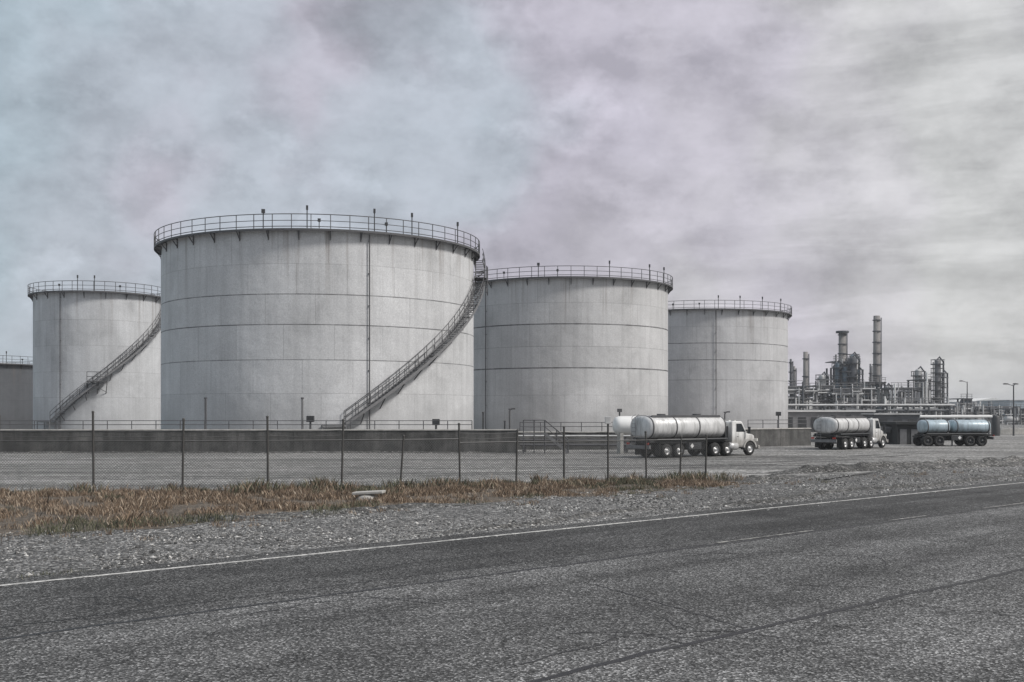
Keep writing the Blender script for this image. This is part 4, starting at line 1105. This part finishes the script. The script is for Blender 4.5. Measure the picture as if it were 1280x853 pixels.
shed('grey fence sided store peeking out beside the dark shed', 1104, 1121, 534, 110, 'midstruct', 'rail', 2.5, doors=1)
shed('low dark shed right behind the cab of the rear facing tanker', 1080, 1106, 529, 118, 'shed', 'shed', 5, doors=2)
shed('distant pale warehouse behind the lamp post, right', 1218, 1262, 501, 520, 'vessel', 'white', 30, True, 3, 'warehouse', 'warehouse')
shed('distant grey warehouse, low and wide, right of the refinery', 1170, 1228, 505, 600, 'midstruct', 'vessel', 30, True, 4, 'warehouse', 'warehouse')
shed('distant blue grey warehouse at the right picture edge', 1262, 1330, 500, 430, 'paleBlue', 'vessel', 30, False, 4, 'warehouse', 'warehouse')
# white pipe behind the blue barrelled tanker, dark upright tank, railing at the far right
pipe('long white pipe behind the blue barrelled tanker', 1150, 1240, 521, 521, 135, .17, 'white')
ut = thing('upright_tank', 'dark upright drum just right of the blue barrelled tanker', 'drum', P(1244.5, 540, 150).xy.to_3d())
zz = P(0, 519.5, 150).z; MB().lathe([(.55, 0), (.55, zz - .2), (.45, zz - .05), (.001, zz)], 20).build('drum', M['charcoal'], ut)
MB().tube([(.3, -.3, zz - .2), (.3, -.3, zz + .35)], .06, 6).build('vent_pipe', M['steel'], ut)
handrail('low pale post and rail barrier at the right edge of the yard', G(1252, 540), G(1330, 541), 0, 1.0, 1.3, 'paleSteel', 2)
def lamp(label, px, ytop, ybase, d, arms):
    z = P(px, ytop, d).z; rt = thing('lamp_post', label, 'lamp post', P(px, 517, d).xy.to_3d(), 0, 'lamp posts at the right of the yard')
    MB().tube([(0, 0, 0), (0, 0, z)], .13, 8, r1=.08).build('pole', M['steel'], rt)
    for ax in arms:
        m = MB(); m.tube([(0, 0, z - .1), (ax * .8, 0, z + .12)], .05, 6); ao = m.build('arm', M['steel'], rt)
        MB().lathe([(.001, .12), (.3, .08), (.42, 0), (.38, -.06), (.001, -.08)], 12, (ax * 1.05, 0, z + .14), sy=.6).build('lamp_head', M['charcoal'], ao)
lamp('tall thin lamp post with one head, left of the other', 1209, 477.5, 517, 200, [-1])
lamp('double headed lamp post at the right picture edge', 1267, 481.5, 525, 150, [-1, .25])
# small things at the foot of the yard edge, right
for i, (px, lab) in enumerate(((1256, 'pale concrete block beside the dark upright drum'), (1266, 'pale concrete block at the foot of the double headed lamp post'), (1276, 'pale concrete block nearest the right picture edge'))):
    rt = MB(); rt.prism([(-.75, 0), (-.75, .55), (-.6, .85), (.6, .85), (.75, .55), (.75, 0)], -.3, .3)
    tag(rt.build('concrete_block', M['concrete'], None, G(px, 543.5 - i * .3), .1 * i, .03), lab, 'concrete block')
# far treeline
tr = MB(); rnd = random.Random(5)
for i in range(2600):
    x = rnd.uniform(150, 620); y = 780 + rnd.uniform(-30, 30); hmax = 11 + 8 * noise.noise(Vector((x * .03, 0, 0))) + 3 * noise.noise(Vector((x * .13, 4, 0)))
    if hmax < 2: continue
    z = hmax * rnd.random() ** .6; s_ = rnd.uniform(.8, 2.2); a_ = rnd.uniform(0, 6.28)
    tr.add([(x - s_ * cos(a_), y - s_ * sin(a_), z - s_ * rnd.uniform(.2, .8)), (x + s_ * cos(a_), y + s_ * sin(a_), z - s_ * rnd.uniform(.2, .8)), (x + rnd.uniform(-.6, .6), y, z + s_)], [(0, 1, 2)])
struct(tr.build('distant_trees', blade_mat('tree_leaf', [(0, (.03,.035,.03)), (1, (.09,.1,.085))])), 'stuff')

# ------------------------------------------------------------------ light haze over the far plant
hz_m = bpy.data.materials.new('pale_haze'); hz_m.use_nodes = True
hn = hz_m.node_tree; hn.nodes.clear(); ho = N(hn, 'ShaderNodeOutputMaterial'); hv_ = N(hn, 'ShaderNodeVolumePrincipled')
hv_.inputs['Color'].default_value = (.86, .88, .92, 1); hv_.inputs['Density'].default_value = .00028
hn.links.new(hv_.outputs[0], ho.inputs['Volume'])
struct(MB().box(-6100, 6100, -310, 9100, -1, 34).build('haze', hz_m), 'stuff')
